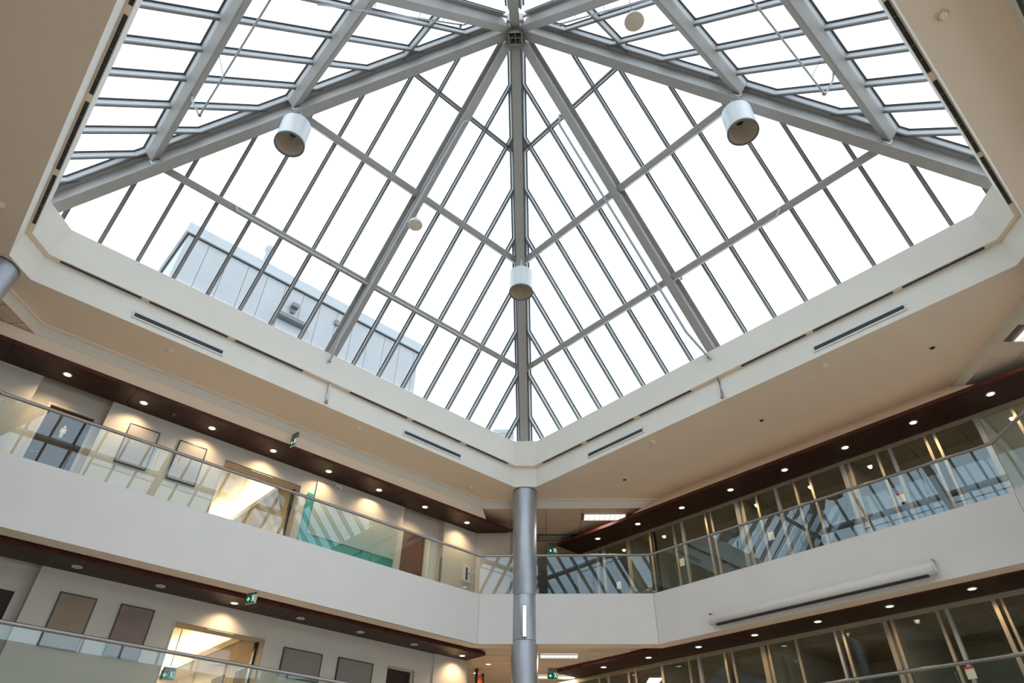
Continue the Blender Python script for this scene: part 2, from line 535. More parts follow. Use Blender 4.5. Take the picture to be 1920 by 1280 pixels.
wood_soffit('near-black wood dropped soffit above the lower glass shopfront',
            lambda a, c: [(WR, a + G), (WR, c - G), (15.22, c - G), (15.22, a + G)], [-1.5, 1, 3.4, 5.8, 8.2, 10.6, 14.75], 2)

# ------------------------------------------------------------------ shell walls and roof
struct('wall_back', MB().box((X0 - 0.2, Y0, FZ1), (X0, Y1, 10.3)), M['wall'])
struct('wall_far', MB().box((X0, Y1, FZ1), (X1, Y1 + 0.2, 10.3)), M['wall'])
struct('wall_side', MB().box((X1, Y0, FZ1), (X1 + 0.2, Y1, 10.3)), M['wall'])
b = MB()
for p in outer_pts(OUTS, X0 - 0.2, X1 + 0.2, Y0 - 0.8, Y1 + 0.2):
    b.poly(p[::-1], 10.2, 10.5)
struct('roof', b, M['roofm'])
# dark track and pale head strip along the soffit edge, just inside the top right corner
struct('trim_90', MB().box((-1, -1.535, 8.40), (14.0, -1.505, 8.456)).box((-1, -1.60, 8.42), (14.0, -1.575, 8.456)), M['gasket'])
# glazed outer wall behind the camera
w = root('window_1')
b = MB()
b.box((X0, Y0 - 0.12, 8.30), (X1, Y0, 8.46))
b.build('head_rail', M['gasket'], w)
MB().box((X0, Y0 - 0.12, 8.46), (X1, Y0 - 0.02, 8.8)).build('head_panel', M['white'], w)
for i in range(20):
    x = X0 + 0.05 + i * 1.52
    MB().box((x - 0.04, Y0 - 0.12, FZ1), (x + 0.04, Y0, 8.30)).build('mullion', M['alu'], w)
for za, zb in ((0.9, 1.85), (4.7, 5.65)):  # unseen panels added to cut the daylight through this wall
    MB().box((X0, Y0 - 0.13, za), (X1, Y0 - 0.115, zb)).build('daylight_block_panel', M['clad'], w)
for z in (0.4, 2.0, 4.2, 6.0):
    MB().box((X0, Y0 - 0.11, z - 0.04), (X1, Y0 - 0.01, z + 0.04)).build('transom', M['alu'], w)
for i in range(19):
    x = X0 + 0.05 + i * 1.52
    MB().box((x + 0.04, Y0 - 0.07, FZ1), (x + 1.48, Y0 - 0.055, 8.30)).build('pane', M['skyglass'], w)

# left wall, upper level: pieces between recesses and openings
def wallrun(name, y, segs, z0, z1, m, t=0.45):
    b = MB()
    for a, c, za, zb in segs: b.box((a, y, z0 if za is None else za), (c, y + t, z1 if zb is None else zb))
    return struct(name, b, m)
ZF3, ZF2 = 5.6, 1.82
b = MB()
for a, c, za, zb in [(X0, 0.17, ZF3, 8.46), (1.62, 4.43, ZF3, 8.46), (4.43, 6.51, 7.69, 8.46), (6.51, 9.81, ZF3, 8.46), (11.33, 12.6, ZF3, 8.46)]:
    b.box((a, WL, za), (c, WL + 0.45, zb))
b.box((0.1, WL + 0.3, 7.80), (1.7, WL + 0.5, 8.46)); b.box((0.1, WL + 0.3, ZF3), (0.5, WL + 0.5, 7.8)); b.box((1.51, WL + 0.3, ZF3), (1.7, WL + 0.5, 7.8))
b.box((9.7, WL + 0.3, 7.68), (11.4, WL + 0.5, 8.46)); b.box((9.7, WL + 0.3, ZF3), (10.0, WL + 0.5, 7.68)); b.box((10.92, WL + 0.3, ZF3), (11.4, WL + 0.5, 7.68))
struct('wall_left', b, M['wall'])
struct('wall_corner', MB().poly([(12.62, 15.565), (13.36, 14.78), (13.75, 15.2), (13.0, 16.01), (12.6, 16.01)], ZF3, 8.14), M['wall'])
b = MB()
for a, c, za, zb in [(1.73, 4.5, ZF2, 4.47), (4.5, 6.52, 3.86, 4.47), (6.52, 9.90, ZF2, 4.47), (9.90, 10.75, 3.85, 4.47), (10.75, 11.32, ZF2, 4.47), (11.32, 12.45, ZF2, 4.47)]:
    b.box((a, WL - (0.04 if a == 11.32 else 0), za), (c, WL + 0.45, zb))
b.box((X0, WL + 0.3, 3.93), (1.73, WL + 0.5, 4.47)); b.box((X0, WL + 0.3, ZF2), (0.72, WL + 0.5, 3.93)); b.box((1.56, WL + 0.3, ZF2), (1.8, WL + 0.5, 3.93))
b.box((12.43, WL + 0.4, ZF2), (12.86, WL + 2.0, 4.47))
struct('wall_left_lower', b, M['wall'])
# walls of the diagonal passage at the column corner
b = MB()
b.obox((18.6, 19.6, 7.03), (1 / R2, -1 / R2, 0), (1 / R2, 1 / R2, 0), (0, 0, 1), 4.5, 0.1, 1.43)
b.obox((14.0 + 1.7, 15.45 + 1.7, 7.03), (1 / R2, 1 / R2, 0), (-1 / R2, 1 / R2, 0), (0, 0, 1), 2.6, 0.1, 1.43)
struct('wall_passage', b, M['wall'])
b = MB()
b.obox((19.0, 20.0, 3.14), (1 / R2, -1 / R2, 0), (1 / R2, 1 / R2, 0), (0, 0, 1), 4.5, 0.1, 1.32)
struct('wall_passage_lower', b, M['cream'])

# ------------------------------------------------------------------ skylight: steel frame
def zpl(h, dl=0.0): return 17.38 + dl - 1.03 * h
FACES = [((0, 1), (1, 0)), ((1, 0), (0, -1)), ((0, -1), (-1, 0)), ((-1, 0), (0, 1))]     # outward normal, along
def fp(face, s, h, dl):
    n, t = FACES[face]
    return Vector((CX + n[0] * h + t[0] * s, CY + n[1] * h + t[1] * s, zpl(h, dl)))
def fnorm(face):
    n, t = FACES[face]
    return Vector((n[0] * 1.03, n[1] * 1.03, 1.0)).normalized()

def ibeam(w, d, tf=0.025, tw=0.016):
    return [(-w / 2, 0), (w / 2, 0), (w / 2, tf), (tw / 2, tf), (tw / 2, d - tf), (w / 2, d - tf), (w / 2, d), (-w / 2, d), (-w / 2, d - tf), (-tw / 2, d - tf), (-tw / 2, tf), (-w / 2, tf)]

frame = thing('skylight_frame', 'grey steel pyramid frame of hip beams, rafters and tubes under the glass roof', 'roof frame', (CX, CY, 10.2))
for sx, sy in ((1, 1), (-1, 1), (1, -1), (-1, -1)):
    a = Vector((CX + sx * 0.12, CY + sy * 0.12, zpl(0.12))); c = Vector((CX + sx * 7.0, CY + sy * 7.0, zpl(7.0)))
    MB().prof(a, c, ibeam(0.25, 0.58), (0, 0, 1)).build('hip_beam', M['steel'], frame)
for k in range(4):
    n, t = FACES[k]
    a = fp(k, 0, 0.16, 0.02); c = fp(k, 0, 7.2, 0.02)
    MB().prof(a, c, ibeam(0.22, 0.50), fnorm(k)).build('rafter', M['steel'], frame)
PUR = [5.62, 3.70, 2.04]
def rrect(w, d, r=0.03):
    o = []
    for cx, cy, a0 in ((w / 2 - r, r, -90), (w / 2 - r, d - r, 0), (-w / 2 + r, d - r, 90), (-w / 2 + r, r, 180)):
        for k in range(4):
            a = math.radians(a0 + k * 30); o.append((cx + r * math.cos(a), cy + r * math.sin(a)))
    return o
for k in range(4):
    for h in PUR[:2]:
        for sg in (-1, 1):
            a = fp(k, sg * 0.06, h, 0.34); c = fp(k, sg * (h - 0.05), h, 0.34)
            MB().prof(a, c, rrect(0.17, 0.27), fnorm(k)).build('purlin', M['steel'], frame)
            # end cleat with bolts against the hip
            n, t = FACES[k]
            e = fp(k, sg * (h - 0.12), h, 0.30)
            tv = Vector((t[0], t[1], 0)); hd = Vector((n[0] + t[0] * sg, n[1] + t[1] * sg, -1.03)).normalized()
            nv = hd.cross(Vector((0, 0, 1))).normalized(); uv = nv.cross(hd)
            bb = MB().obox(e, hd, nv, uv, 0.11, 0.012, 0.09)
            bb.cur = 1
            for q in (-0.06, 0.0, 0.06):
                bb.obox(e + hd * q + nv * 0.0, hd, nv, uv, 0.012, 0.024, 0.012)
            bb.build('cleat', [M['alu'], M['gasket']], frame)
# hub: open square box with a cross inside, showing four dark cells
hz = 17.05
b = MB()
for sx in (-1, 1):
    b.obox((CX + sx * 0.17 / R2, CY + sx * 0.17 / R2, hz + 0.25), (1 / R2, 1 / R2, 0), (-1 / R2, 1 / R2, 0), (0, 0, 1), 0.010, 0.18, 0.28)
    b.obox((CX + sx * 0.17 / R2, CY - sx * 0.17 / R2, hz + 0.25), (1 / R2, -1 / R2, 0), (1 / R2, 1 / R2, 0), (0, 0, 1), 0.010, 0.18, 0.28)
b.obox((CX, CY, hz + 0.27), (1 / R2, 1 / R2, 0), (-1 / R2, 1 / R2, 0), (0, 0, 1), 0.006, 0.17, 0.26)
b.obox((CX, CY, hz + 0.27), (1 / R2, -1 / R2, 0), (1 / R2, 1 / R2, 0), (0, 0, 1), 0.006, 0.17, 0.26)
b.cur = 1
b.obox((CX, CY, hz + 0.5), (1 / R2, 1 / R2, 0), (-1 / R2, 1 / R2, 0), (0, 0, 1), 0.165, 0.165, 0.01)
b.cur = 0
b.obox((CX, CY, hz + 0.72), (1 / R2, 1 / R2, 0), (-1 / R2, 1 / R2, 0), (0, 0, 1), 0.24, 0.24, 0.20)
b.build('hub', [M['steel'], M['gasket']], frame)

# ------------------------------------------------------------------ skylight: glazing
BAY = 0.822
HB = 7.40
GD = 0.92            # glass plane above the beam plane
MD = 0.72            # underside of the glazing bars
def barout(w, d, g=0.035):
    return [(-w / 2, 0), (w / 2, 0), (w / 2, d), (-w / 2, d)]
def glazing_bar(p0, p1, nrm, name, parent, w=0.062, d=0.13):
    b = MB().prof(p0, p1, [(-w / 2, 0), (w / 2, 0), (w / 2, 0.03), (-w / 2, 0.03)], nrm)
    b.cur = 1
    b.prof(p0, p1, [(-w / 2 + 0.01, 0.03), (w / 2 - 0.01, 0.03), (w / 2 - 0.01, d), (-w / 2 + 0.01, d)], nrm)
    b.cur = 2
    b.prof(p0, p1, [(-w / 2 - 0.014, d), (w / 2 + 0.014, d), (w / 2 + 0.014, d + 0.028), (-w / 2 - 0.014, d + 0.028)], nrm)
    return b.build(name, [M['mull'], M['mullside'], M['gasket']], parent)
rows = [0.12, 2.05, 3.89, 5.82, HB]
for k in range(4):
    w = root('window_%d' % (k + 2))
    nr = fnorm(k)
    for i in range(-8, 9):
        s = i * BAY
        h0 = max(abs(s) + 0.02, 0.3)
        glazing_bar(fp(k, s, h0, MD), fp(k, s, HB, MD), nr, 'mullion', w)
    for h in (5.82, 3.89, 2.05):
        wd = 0.062 if h > 3 else 0.075
        glazing_bar(fp(k, -h, h, MD), fp(k, h, h, MD), nr, 'glazing_bar', w, wd)
    glazing_bar(fp(k, -HB, HB, MD), fp(k, HB, HB, MD), nr, 'sill_bar', w, 0.08)
    for sg in (-1, 1):
        glazing_bar(fp(k, sg * 0.25, 0.45, MD), fp(k, sg * (HB - 0.2), HB, MD), nr, 'hip_bar', w, 0.06)
    for i in range(-9, 9):
        for r0, r1 in zip(rows[:-1], rows[1:]):
            p = [(i * BAY + 0.012, r0 + 0.012), ((i + 1) * BAY - 0.012, r0 + 0.012), ((i + 1) * BAY - 0.012, r1 - 0.012), (i * BAY + 0.012, r1 - 0.012)]
            p = clip(clip(p, lambda q: q[1] - q[0] - 0.02), lambda q: q[1] + q[0] - 0.02)
            if len(p) < 3: continue
            n_ = len(p)
            b = MB()
            b.add([fp(k, s, h, GD) for s, h in p] + [fp(k, s, h, GD) + nr * 0.012 for s, h in p],
                  [tuple(range(n_)), tuple(range(2 * n_ - 1, n_ - 1, -1))] + [(j, (j + 1) % n_, n_ + (j + 1) % n_, n_ + j) for j in range(n_)])
            b.build('pane', M['skyglass'], w)

# ------------------------------------------------------------------ columns and the sconce
def column(x, y, label):
    t = thing('column', label, 'column', (x, y, FZ1), 'silver columns')
    b = MB().lathe((x, y, 0), [(0.35, FZ1), (0.35, 0.55)], 40); b.build('lower_shaft', M['silver'], t)
    for a, c in ((0.56, 4.46), (4.47, 5.62), (5.63, 8.735)):
        MB().lathe((x, y, 0), [(0.349, a), (0.35, a + 0.004), (0.35, c - 0.004), (0.349, c)], 40).build('shaft', M['silver'], t)
    MB().lathe((x, y, 0), [(0.36, 8.735), (0.36, 8.75)], 40).build('collar', M['gasket'], t)
    MB().lathe((x, y, 0), [(0.338, FZ1), (0.338, 8.74)], 30).build('core', M['gasket'], t)
    return t
column(KOL.x, KOL.y, 'tall silver round column carrying a lit sconce at the balcony corner')
column(2 * 5.565 - KOL.x, KOL.y, 'silver round column cut off by the left picture edge')
column(KOL.x, 2 * 6.35 - KOL.y, 'silver round column under the right end of the skylight curb')
# sconce on the corner column
cd = Vector((-KOL.x, -KOL.y, 0)).normalized()
sd = Vector((-cd.y, cd.x, 0))
sc0 = KOL + cd * 0.36
t = thing('column_sconce', 'narrow upright lit sconce fixed to the silver corner column', 'wall light', (sc0.x, sc0.y, 4.55))
MB().obox(sc0 + Vector((0, 0, 4.90)), sd, cd, (0, 0, 1), 0.05, 0.02, 0.40).build('back_plate', M['silver'], t)
MB().obox(sc0 + cd * 0.05 + Vector((0, 0, 4.90)), sd, cd, (0, 0, 1), 0.038, 0.03, 0.385).build('diffuser', M['sconce'], t)
b = MB()
for s in (-1, 1):
    b.obox(sc0 + cd * 0.045 + sd * (s * 0.046) + Vector((0, 0, 4.90)), sd, cd, (0, 0, 1), 0.006, 0.034, 0.40)
    b.obox(sc0 + cd * 0.045 + Vector((0, 0, 4.90 + s * 0.395)), sd, cd, (0, 0, 1), 0.052, 0.034, 0.008)
b.build('rim', M['grillem'], t)
# ------------------------------------------------------------------ balustrades
def offset_poly(pts, d):
    """move an open polyline outwards (to its left) by d"""
    out = []
    P = [Vector((p[0], p[1])) for p in pts]
    for i, p in enumerate(P):
        ns = []
        if i > 0:
            e = (p - P[i - 1]).normalized(); ns.append(Vector((-e.y, e.x)))
        if i < len(P) - 1:
            e = (P[i + 1] - p).normalized(); ns.append(Vector((-e.y, e.x)))
        n = sum(ns, Vector((0, 0))); n.normalize()
        out.append(p + n * (d / n.dot(ns[0])))
    return out
def balustrade(lv, pts, label, panel=1.55):
    zt = RAIL[lv]; zb = SL[lv][1]
    P = offset_poly(pts, 0.05)
    t = thing('balustrade', label, 'balustrade', (P[0].x, P[0].y, zb), 'glass balustrades')
    MB().tube([(p.x, p.y, zt) for p in P], 0.036, 12).build('handrail', M['chrome'], t)
    for p, q in zip(P[:-1], P[1:]):
        L = (q - p).length; n = max(1, round(L / panel)); d = (q - p) / L
        for i in range(n):
            a = p + d * (L * i / n + 0.006); c = p + d * (L * (i + 1) / n - 0.006)
            m = (a + c) / 2
            MB().obox((m.x, m.y, (zb + zt) / 2 - 0.03), (d.x, d.y, 0), (-d.y, d.x, 0), (0, 0, 1), (c - a).length / 2, 0.006, (zt - zb) / 2 - 0.0).build('glass_panel', M['glass'], t)
    # slim metal shoe that holds the glass
    MB().tube([(p.x, p.y, zb + 0.004) for p in P], 0.016, 6).build('base_shoe', M['alu'], t)
    return t
k1 = B_ + dBC * (tk - 0.31); k2 = B_ + dBC * (tk + 0.31)
for lv, nm in ((3, 'upper'), (2, 'lower')):
    balustrade(lv, [OCT[6], OCT[7], OCT[0], OCT[1], (k1.x, k1.y)], '%s glass balustrade with steel handrail before the picture wall' % nm)
    balustrade(lv, [(k2.x, k2.y), OCT[2], OCT[3], OCT[4]], '%s glass balustrade with steel handrail before the glass shopfront' % nm)

# ------------------------------------------------------------------ downlights
TL, TR = (math.radians(20), 0, 0), (0, math.radians(-20), 0)
def downlight(loc, label, lit, group, power=DOWN, tilt=TL):
    t = thing('downlight', label, 'downlight', loc, group)
    x, y, z = loc
    MB().lathe((x, y, z), [(0.072, 0.002), (0.072, -0.010), (0.088, -0.014), (0.098, -0.008), (0.098, 0.002)], 24).build('trim_ring', M['white'], t)
    MB().lathe((x, y, z), [(0.074, -0.006), (0.0, -0.008)], 24).build('lens', M['warmlens'] if lit else M['deadlens'], t)
    if lit:
        lamp('spot', 'SPOT', t, (0, 0, -0.03), power, (1, 0.74, 0.44), spot_size=math.radians(120), spot_blend=0.85, shadow_soft_size=0.05).rotation_euler = tilt
    return t
lit3 = downlight((0.53, 15.12, 8.142), 'lit downlight above the washroom door, first of the upper picture wall row', True, 'upper picture wall downlights')
names = ['above the first grey panel', 'above the second grey panel', 'left of the hanging exit sign', 'just right of the lit doorway',
         'over the green glass board', 'above the red-brown door', 'nearest the silver column']
for i in range(1, 8):
    dup(lit3, (0.53 + 1.617 * i, 15.12, 8.142), 'lit downlight %s, %s of the upper picture wall row' % (names[i - 1], ORD[i]))
litr = downlight((15.64, 1.65, 8.142), 'lit downlight over the upper shopfront, first from the right', True, 'upper shopfront downlights', 40.0, TR)
for i in range(1, 8):
    dup(litr, (15.64 + 0.006 * i, 1.65 + 1.64 * i, 8.142), 'lit downlight over the upper shopfront, %s from the right' % ORD[i])
lit2 = downlight((5.46, 15.14, 4.362), 'lit downlight over the lower doorway beside the exit sign', True, 'lower picture wall downlights')
dup(lit2, (11.98, 15.14, 4.362), 'lit downlight at the column end of the lower picture wall')
dead = downlight((2.24, 15.14, 4.362), 'unlit downlight above the lower first brown panel', False, 'lower picture wall downlights')
for x, l in ((3.85, 'unlit downlight above the lower second brown panel'), (7.08, 'unlit downlight between lower doorway and taupe panel'),
             (8.72, 'unlit downlight above the lower pair of taupe panels'), (10.36, 'unlit downlight above the lower dark door')):
    dup(dead, (x, 15.14, 4.362), l)
litl = downlight((15.62, 3.51, 4.362), 'lit downlight over the lower shopfront, first from the right', True, 'lower shopfront downlights', 34.0, TR)
for i in range(1, 7):
    dup(litl, (15.62 + 0.006 * i, 3.51 + 1.62 * i, 4.362), 'lit downlight over the lower shopfront, %s from the right' % ORD[i])

# ------------------------------------------------------------------ air grilles on the curb, slot diffusers under the ledge
def air_grille(c, ax, nrm, L, H, label):
    c = Vector(c); ax = Vector(ax); nrm = Vector(nrm); zv = Vector((0, 0, 1))
    t = thing('air_grille', label, 'air grille', c, 'long air grilles')
    b = MB()
    for s in (-1, 1):
        b.obox(c + zv * s * (H / 2 + 0.012) + nrm * 0.012, ax, nrm, zv, L / 2 + 0.03, 0.014, 0.016)
        b.obox(c + ax * s * (L / 2 + 0.012) + nrm * 0.012, ax, nrm, zv, 0.016, 0.014, H / 2)
    b.build('frame', M['white'], t)
    MB().obox(c + nrm * 0.002, ax, nrm, zv, L / 2, 0.001, H / 2).build('backing', M['dark'], t)
    for i in range(5):
        z = -H / 2 + H * (i + 0.5) / 5
        MB().obox(c + zv * z + nrm * 0.012, ax, (nrm + zv * 0.6).normalized(), (zv - nrm * 0.6).normalized(), L / 2, 0.009, 0.002).build('blade', M['grillem'], t)
air_grille((1.98, 13.218, 8.965), (1, 0, 0), (0, -1, 0), 1.95, 0.105, 'long grey air grille at the left end of the white curb')
air_grille((8.99, 13.218, 8.965), (1, 0, 0), (0, -1, 0), 1.95, 0.105, 'long grey air grille in the curb left of the silver column')
air_grille((12.538, 9.65, 8.965), (0, 1, 0), (-1, 0, 0), 1.95, 0.105, 'long grey air grille in the curb right of the silver column')
air_grille((12.538, 2.9, 8.965), (0, 1, 0), (-1, 0, 0), 1.95, 0.105, 'long grey air grille at the right end of the white curb')

def slot(a, c, label):
    a = Vector(a); c = Vector(c)
    d = (c - a).normalized(); n = Vector((-d.y, d.x, 0)); m = (a + c) / 2; L = (c - a).length
    t = thing('slot_diffuser', label, 'slot diffuser', m, 'slot diffusers under the curb ledge')
    MB().obox(m - Vector((0, 0, 0.003)), d, n, (0, 0, 1), L / 2, 0.026, 0.003).build('backing', M['dark'], t)
    for q in (-0.028, 0.0, 0.028):
        MB().obox(m + n * q - Vector((0, 0, 0.008)), d, n, (0, 0, 1), L / 2, 0.002, 0.003).build('bar', M['grillem'], t)
    b = MB()
    n_ = int(L / 0.3)
    for i in range(1, n_):
        b.obox(a + d * (L * i / n_) - Vector((0, 0, 0.008)), d, n, (0, 0, 1), 0.006, 0.026, 0.003)
    o = b.build('spacer', M['grillem'], t); o['kind'] = 'stuff'
zl = ZL - 0.001
for i, (a, c) in enumerate(((-0.61, 0.99), (1.16, 2.93), (3.11, 4.86), (6.21, 8.02), (8.2, 9.9), (10.1, 11.73))):
    slot((a, 13.16, zl), (c, 13.16, zl), 'dark slot diffuser under the far-left curb ledge, %s from the left column' % ORD[i])
for i, (a, c) in enumerate(((12.4, 10.8), (10.62, 8.9), (8.7, 7.04), (5.59, 3.93), (3.76, 1.99), (1.8, 0.25))):
    slot((12.48, a, zl), (12.48, c, zl), 'dark slot diffuser under the far-right curb ledge, %s from the corner column' % ORD[i])
for i, (a, c) in enumerate(((12.39, 10.86), (10.68, 8.90), (8.71, 7.03), (6.84, 5.1))):
    slot((-1.265, a, zl), (-1.265, c, zl), 'dark slot diffuser beside the beige soffit on the left, %s from the column' % ORD[i])
for i, (a, c) in enumerate(((11.65, 10.2), (10.06, 8.19), (7.99, 6.47), (6.28, 4.6))):
    slot((a, -0.44, zl), (c, -0.44, zl), 'dark slot diffuser beside the beige soffit on the right, %s from the corner' % ORD[i])

# ------------------------------------------------------------------ hanging drum lamps and dome fixtures
def drum_lamp(x, y, zc, label):
    t = thing('pendant_lamp', label, 'pendant lamp', (x, y, zc - 0.36), 'white drum pendant lamps')
    r, hh = 0.325, 0.37
    MB().lathe((x, y, zc), [(r, -hh), (r, hh), (0.05, hh + 0.01), (0.02, hh + 0.01)], 48).build('drum', M['white'], t)
    MB().lathe((x, y, zc), [(r - 0.012, -hh), (r - 0.012, -hh + 0.12), (0.24, 0.12), (0.09, 0.20), (0.0, 0.20)], 48).build('reflector', M['lampin'], t)
    MB().lathe((x, y, zc), [(r - 0.025, -hh + 0.001), (r - 0.025, -hh - 0.022), (r + 0.014, -hh - 0.022), (r + 0.014, -hh + 0.03), (r, -hh + 0.03)], 48).build('rim', M['grillem'], t)
    bl = MB().lathe((x, y, zc), [(0.0, -0.16), (0.045, -0.14), (0.06, -0.08), (0.05, 0.0), (0.035, 0.06)], 20).build('bulb', M['bulb'], t)
    MB().lathe((x, y, zc), [(0.0, 0.02), (0.085, 0.02), (0.095, 0.05), (0.095, 0.20)], 20).build('socket', M['dark'], t)
    MB().tube([(x, y, zc + hh), (x, y, zc + hh + 0.62)], 0.02, 10).build('stem', M['white'], t)
    return t
l1 = drum_lamp(CX - 3.57, CY + 3.55, 12.86, 'white drum pendant lamp hanging below the left hip beam')
dup(l1, (CX + 3.55, CY - 3.57, 12.84 - 0.36), 'white drum pendant lamp hanging below the right hip beam')
dup(l1, (CX + 3.53, CY + 3.49, 12.84 - 0.36), 'white drum pendant lamp on the middle beam above the silver column')

def dome(x, y, z, label, top):
    t = thing('dome_fixture', label, 'ceiling fixture', (x, y, z), 'hanging dome fixtures')
    MB().lathe((x, y, z), [(0.19, 0.0), (0.19, 0.03), (0.165, 0.12), (0.10, 0.18), (0.0, 0.20)], 32).build('dome', M['white'], t)
    MB().lathe((x, y, z), [(0.0, -0.004), (0.182, -0.004), (0.19, 0.004)], 32).build('baffle', M['lampin'], t)
    MB().tube([(x, y, z + 0.19), (x, y, top)], 0.008, 8).build('cord', M['grillem'], t)
dome(5.60, 10.09, 12.82, 'white dome fixture with beige underside hanging under the left rafter', 13.5)
dome(5.57, 2.85, 12.63, 'round beige-faced fixture hanging on a cord near the top right', 13.95)

# ------------------------------------------------------------------ sprinkler pipes
def pipe(pts, label, r=0.022, heads=(), m='white', hang=()):
    p0 = pts[0]
    t = thing('sprinkler_pipe', label, 'pipe', p0, 'sprinkler pipes')
    MB().tube(pts, r, 10).build('pipe_run', M[m], t)
    for h in heads:
        MB().lathe(h, [(0.0, -0.07), (0.035, -0.07), (0.035, -0.06), (0.012, -0.055), (0.018, -0.02), (0.03, 0.0), (0.03, 0.03)], 12).build('sprinkler_head', M['chrome'], t)
    for a, c in hang:
        MB().tube([a, c], 0.007, 6).build('hanger_rod', M['grillem'], t)
    return t
# along the two rafters
f0 = lambda s, h, dl: tuple(fp(0, s, h, dl))
f1 = lambda s, h, dl: tuple(fp(1, s, h, dl))
f2 = lambda s, h, dl: tuple(fp(2, s, h, dl))
f3 = lambda s, h, dl: tuple(fp(3, s, h, dl))
pipe([(5.42, 13.09, 9.93), (5.42, 13.0, 9.95), f0(-0.08, 6.6, -0.06), f0(-0.05, 1.95, -0.06), f0(0.04, 1.90, 0.0)], 'thin grey pipe running up under the left rafter', 0.03, m='alu', heads=[(5.42, 13.0, 9.95)],
     hang=[(f0(0.0, 4.5, -0.1), f0(0.0, 4.45, 0.05)), (f0(0.0, 2.8, -0.1), f0(0.0, 2.75, 0.05))])
pipe([(12.41, 6.30, 9.96), (12.3, 6.30, 10.0), f1(-0.28, 6.4, -0.05), f1(-0.28, 1.9, -0.05), f1(-0.16, 1.80, 0.08)], 'thin grey pipe running up beside the right rafter', 0.034, m='alu', heads=[(12.3, 6.30, 10.0)],
     hang=[(f1(-0.28, 4.9, -0.05), f1(-0.12, 4.85, 0.10)), (f1(-0.28, 2.7, -0.05), f1(-0.12, 2.6, 0.10))])
# along the low purlins
pipe([f0(-3.75, PUR[0] - 0.04, 0.34), f0(-3.7, PUR[0] - 0.03, 0.26), f0(3.75, PUR[0] - 0.03, 0.26), f0(3.95, PUR[0] + 0.06, 0.24)], 'white pipe clipped below the low purlin above the rooftop building', heads=[f0(-1.2, PUR[0] - 0.05, 0.24)])
pipe([f1(-3.9, PUR[0] + 0.05, 0.30), f1(-3.8, PUR[0] + 0.03, 0.26), f1(3.0, PUR[0] + 0.02, 0.26), f1(3.15, PUR[0] - 0.03, 0.34)], 'white pipe clipped below the low purlin on the right glass slope', heads=[f1(0.3, PUR[0] + 0.02, 0.22)])
# bent pipes under the near slopes
pipe([(0.21, 3.2, 11.5), (0.19, 9.69, 11.5), (-0.04, 9.68, 11.77), (-0.10, 9.68, 12.0)], 'bent thin pipe under the left glass slope above the hip beam', 0.022, m='alu',
     heads=[(0.19, 9.6, 11.48)], hang=[((0.20, 8.55, 11.5), (-0.05, 8.5, 11.95)), ((0.20, 6.0, 11.5), (-0.05, 6.0, 11.95))])
pipe([(3.0, 1.0, 11.5), (8.82, 0.99, 11.5), (8.84, 0.76, 11.77), (8.84, 0.68, 12.0)], 'bent thin pipe under the right glass slope above the hip beam', 0.022, m='alu',
     heads=[(8.72, 0.99, 11.48)], hang=[((8.3, 1.0, 11.5), (8.42, 0.75, 11.95)), ((6.0, 1.0, 11.5), (6.0, 0.75, 11.95))])
pipe([(0.9, 6.56, 12.3), (1.29, 6.56, 12.8), (4.08, 6.56, 16.1), (4.2, 6.5, 16.3)], 'thin pipe with rod hangers beside the top left rafter', 0.02, heads=[(4.0, 6.56, 15.98)],
     hang=[((1.9, 6.56, 13.52), (1.85, 6.4, 13.85)), ((2.9, 6.56, 14.7), (2.85, 6.4, 15.05)), ((3.5, 6.56, 15.4), (3.45, 6.4, 15.75))], m='alu')
pipe([(5.81, 1.5, 12.35), (5.81, 2.87, 13.84), (5.81, 5.0, 16.2), (5.76, 5.1, 16.35)], 'thin pipe with rod hangers beside the top right rafter', 0.02, heads=[(5.81, 4.9, 16.08)],
     hang=[((5.81, 3.6, 14.65), (5.68, 3.55, 15.0)), ((5.81, 4.4, 15.53), (5.68, 4.35, 15.9))], m='alu')
pipe([(5.63, 13.185, 9.39), (5.65, 13.185, 8.87), (5.65, 13.16, 8.85)], 'short white drop pipe on the curb face left of the column', 0.038, heads=[(5.65, 13.15, 8.86)])
pipe([(12.505, 6.25, 9.39), (12.505, 6.25, 8.86), (12.48, 6.25, 8.84)], 'short white drop pipe on the curb face right of the column', 0.038, heads=[(12.47, 6.25, 8.85)])

# ------------------------------------------------------------------ soffit detectors and dark sockets
def detector(x, y, z, label, r=0.085):
    t = thing('smoke_detector', label, 'detector', (x, y, z), 'soffit detectors')
    MB().lathe((x, y, z), [(r, 0.0), (r, -0.02), (r * 0.8, -0.03)], 20).build('base', M['soffit'], t)
    MB().lathe((x, y, z), [(r * 0.72, -0.028), (r * 0.66, -0.05), (r * 0.3, -0.06), (0.0, -0.06)], 20).build('head', M['soffit'], t)
dl = ['beige round detector on the soffit below the left curb grille', 'beige round detector on the soffit left of the centre', 'small beige detector on the soffit beside the silver column',
      'beige round detector on the soffit right of the corner grille', 'beige round detector on the soffit below the right curb grille', 'beige round detector on the soffit at the left picture edge',
      'beige round detector on the soffit in the top right corner']
for (x, y), l in zip(((1.99, 13.61), (6.84, 13.58), (11.18, 14.16), (12.9, 8.67), (12.94, 3.92), (-1.72, 11.46), (6.73, -0.84)), dl):
    detector(x, y, ZS, l)
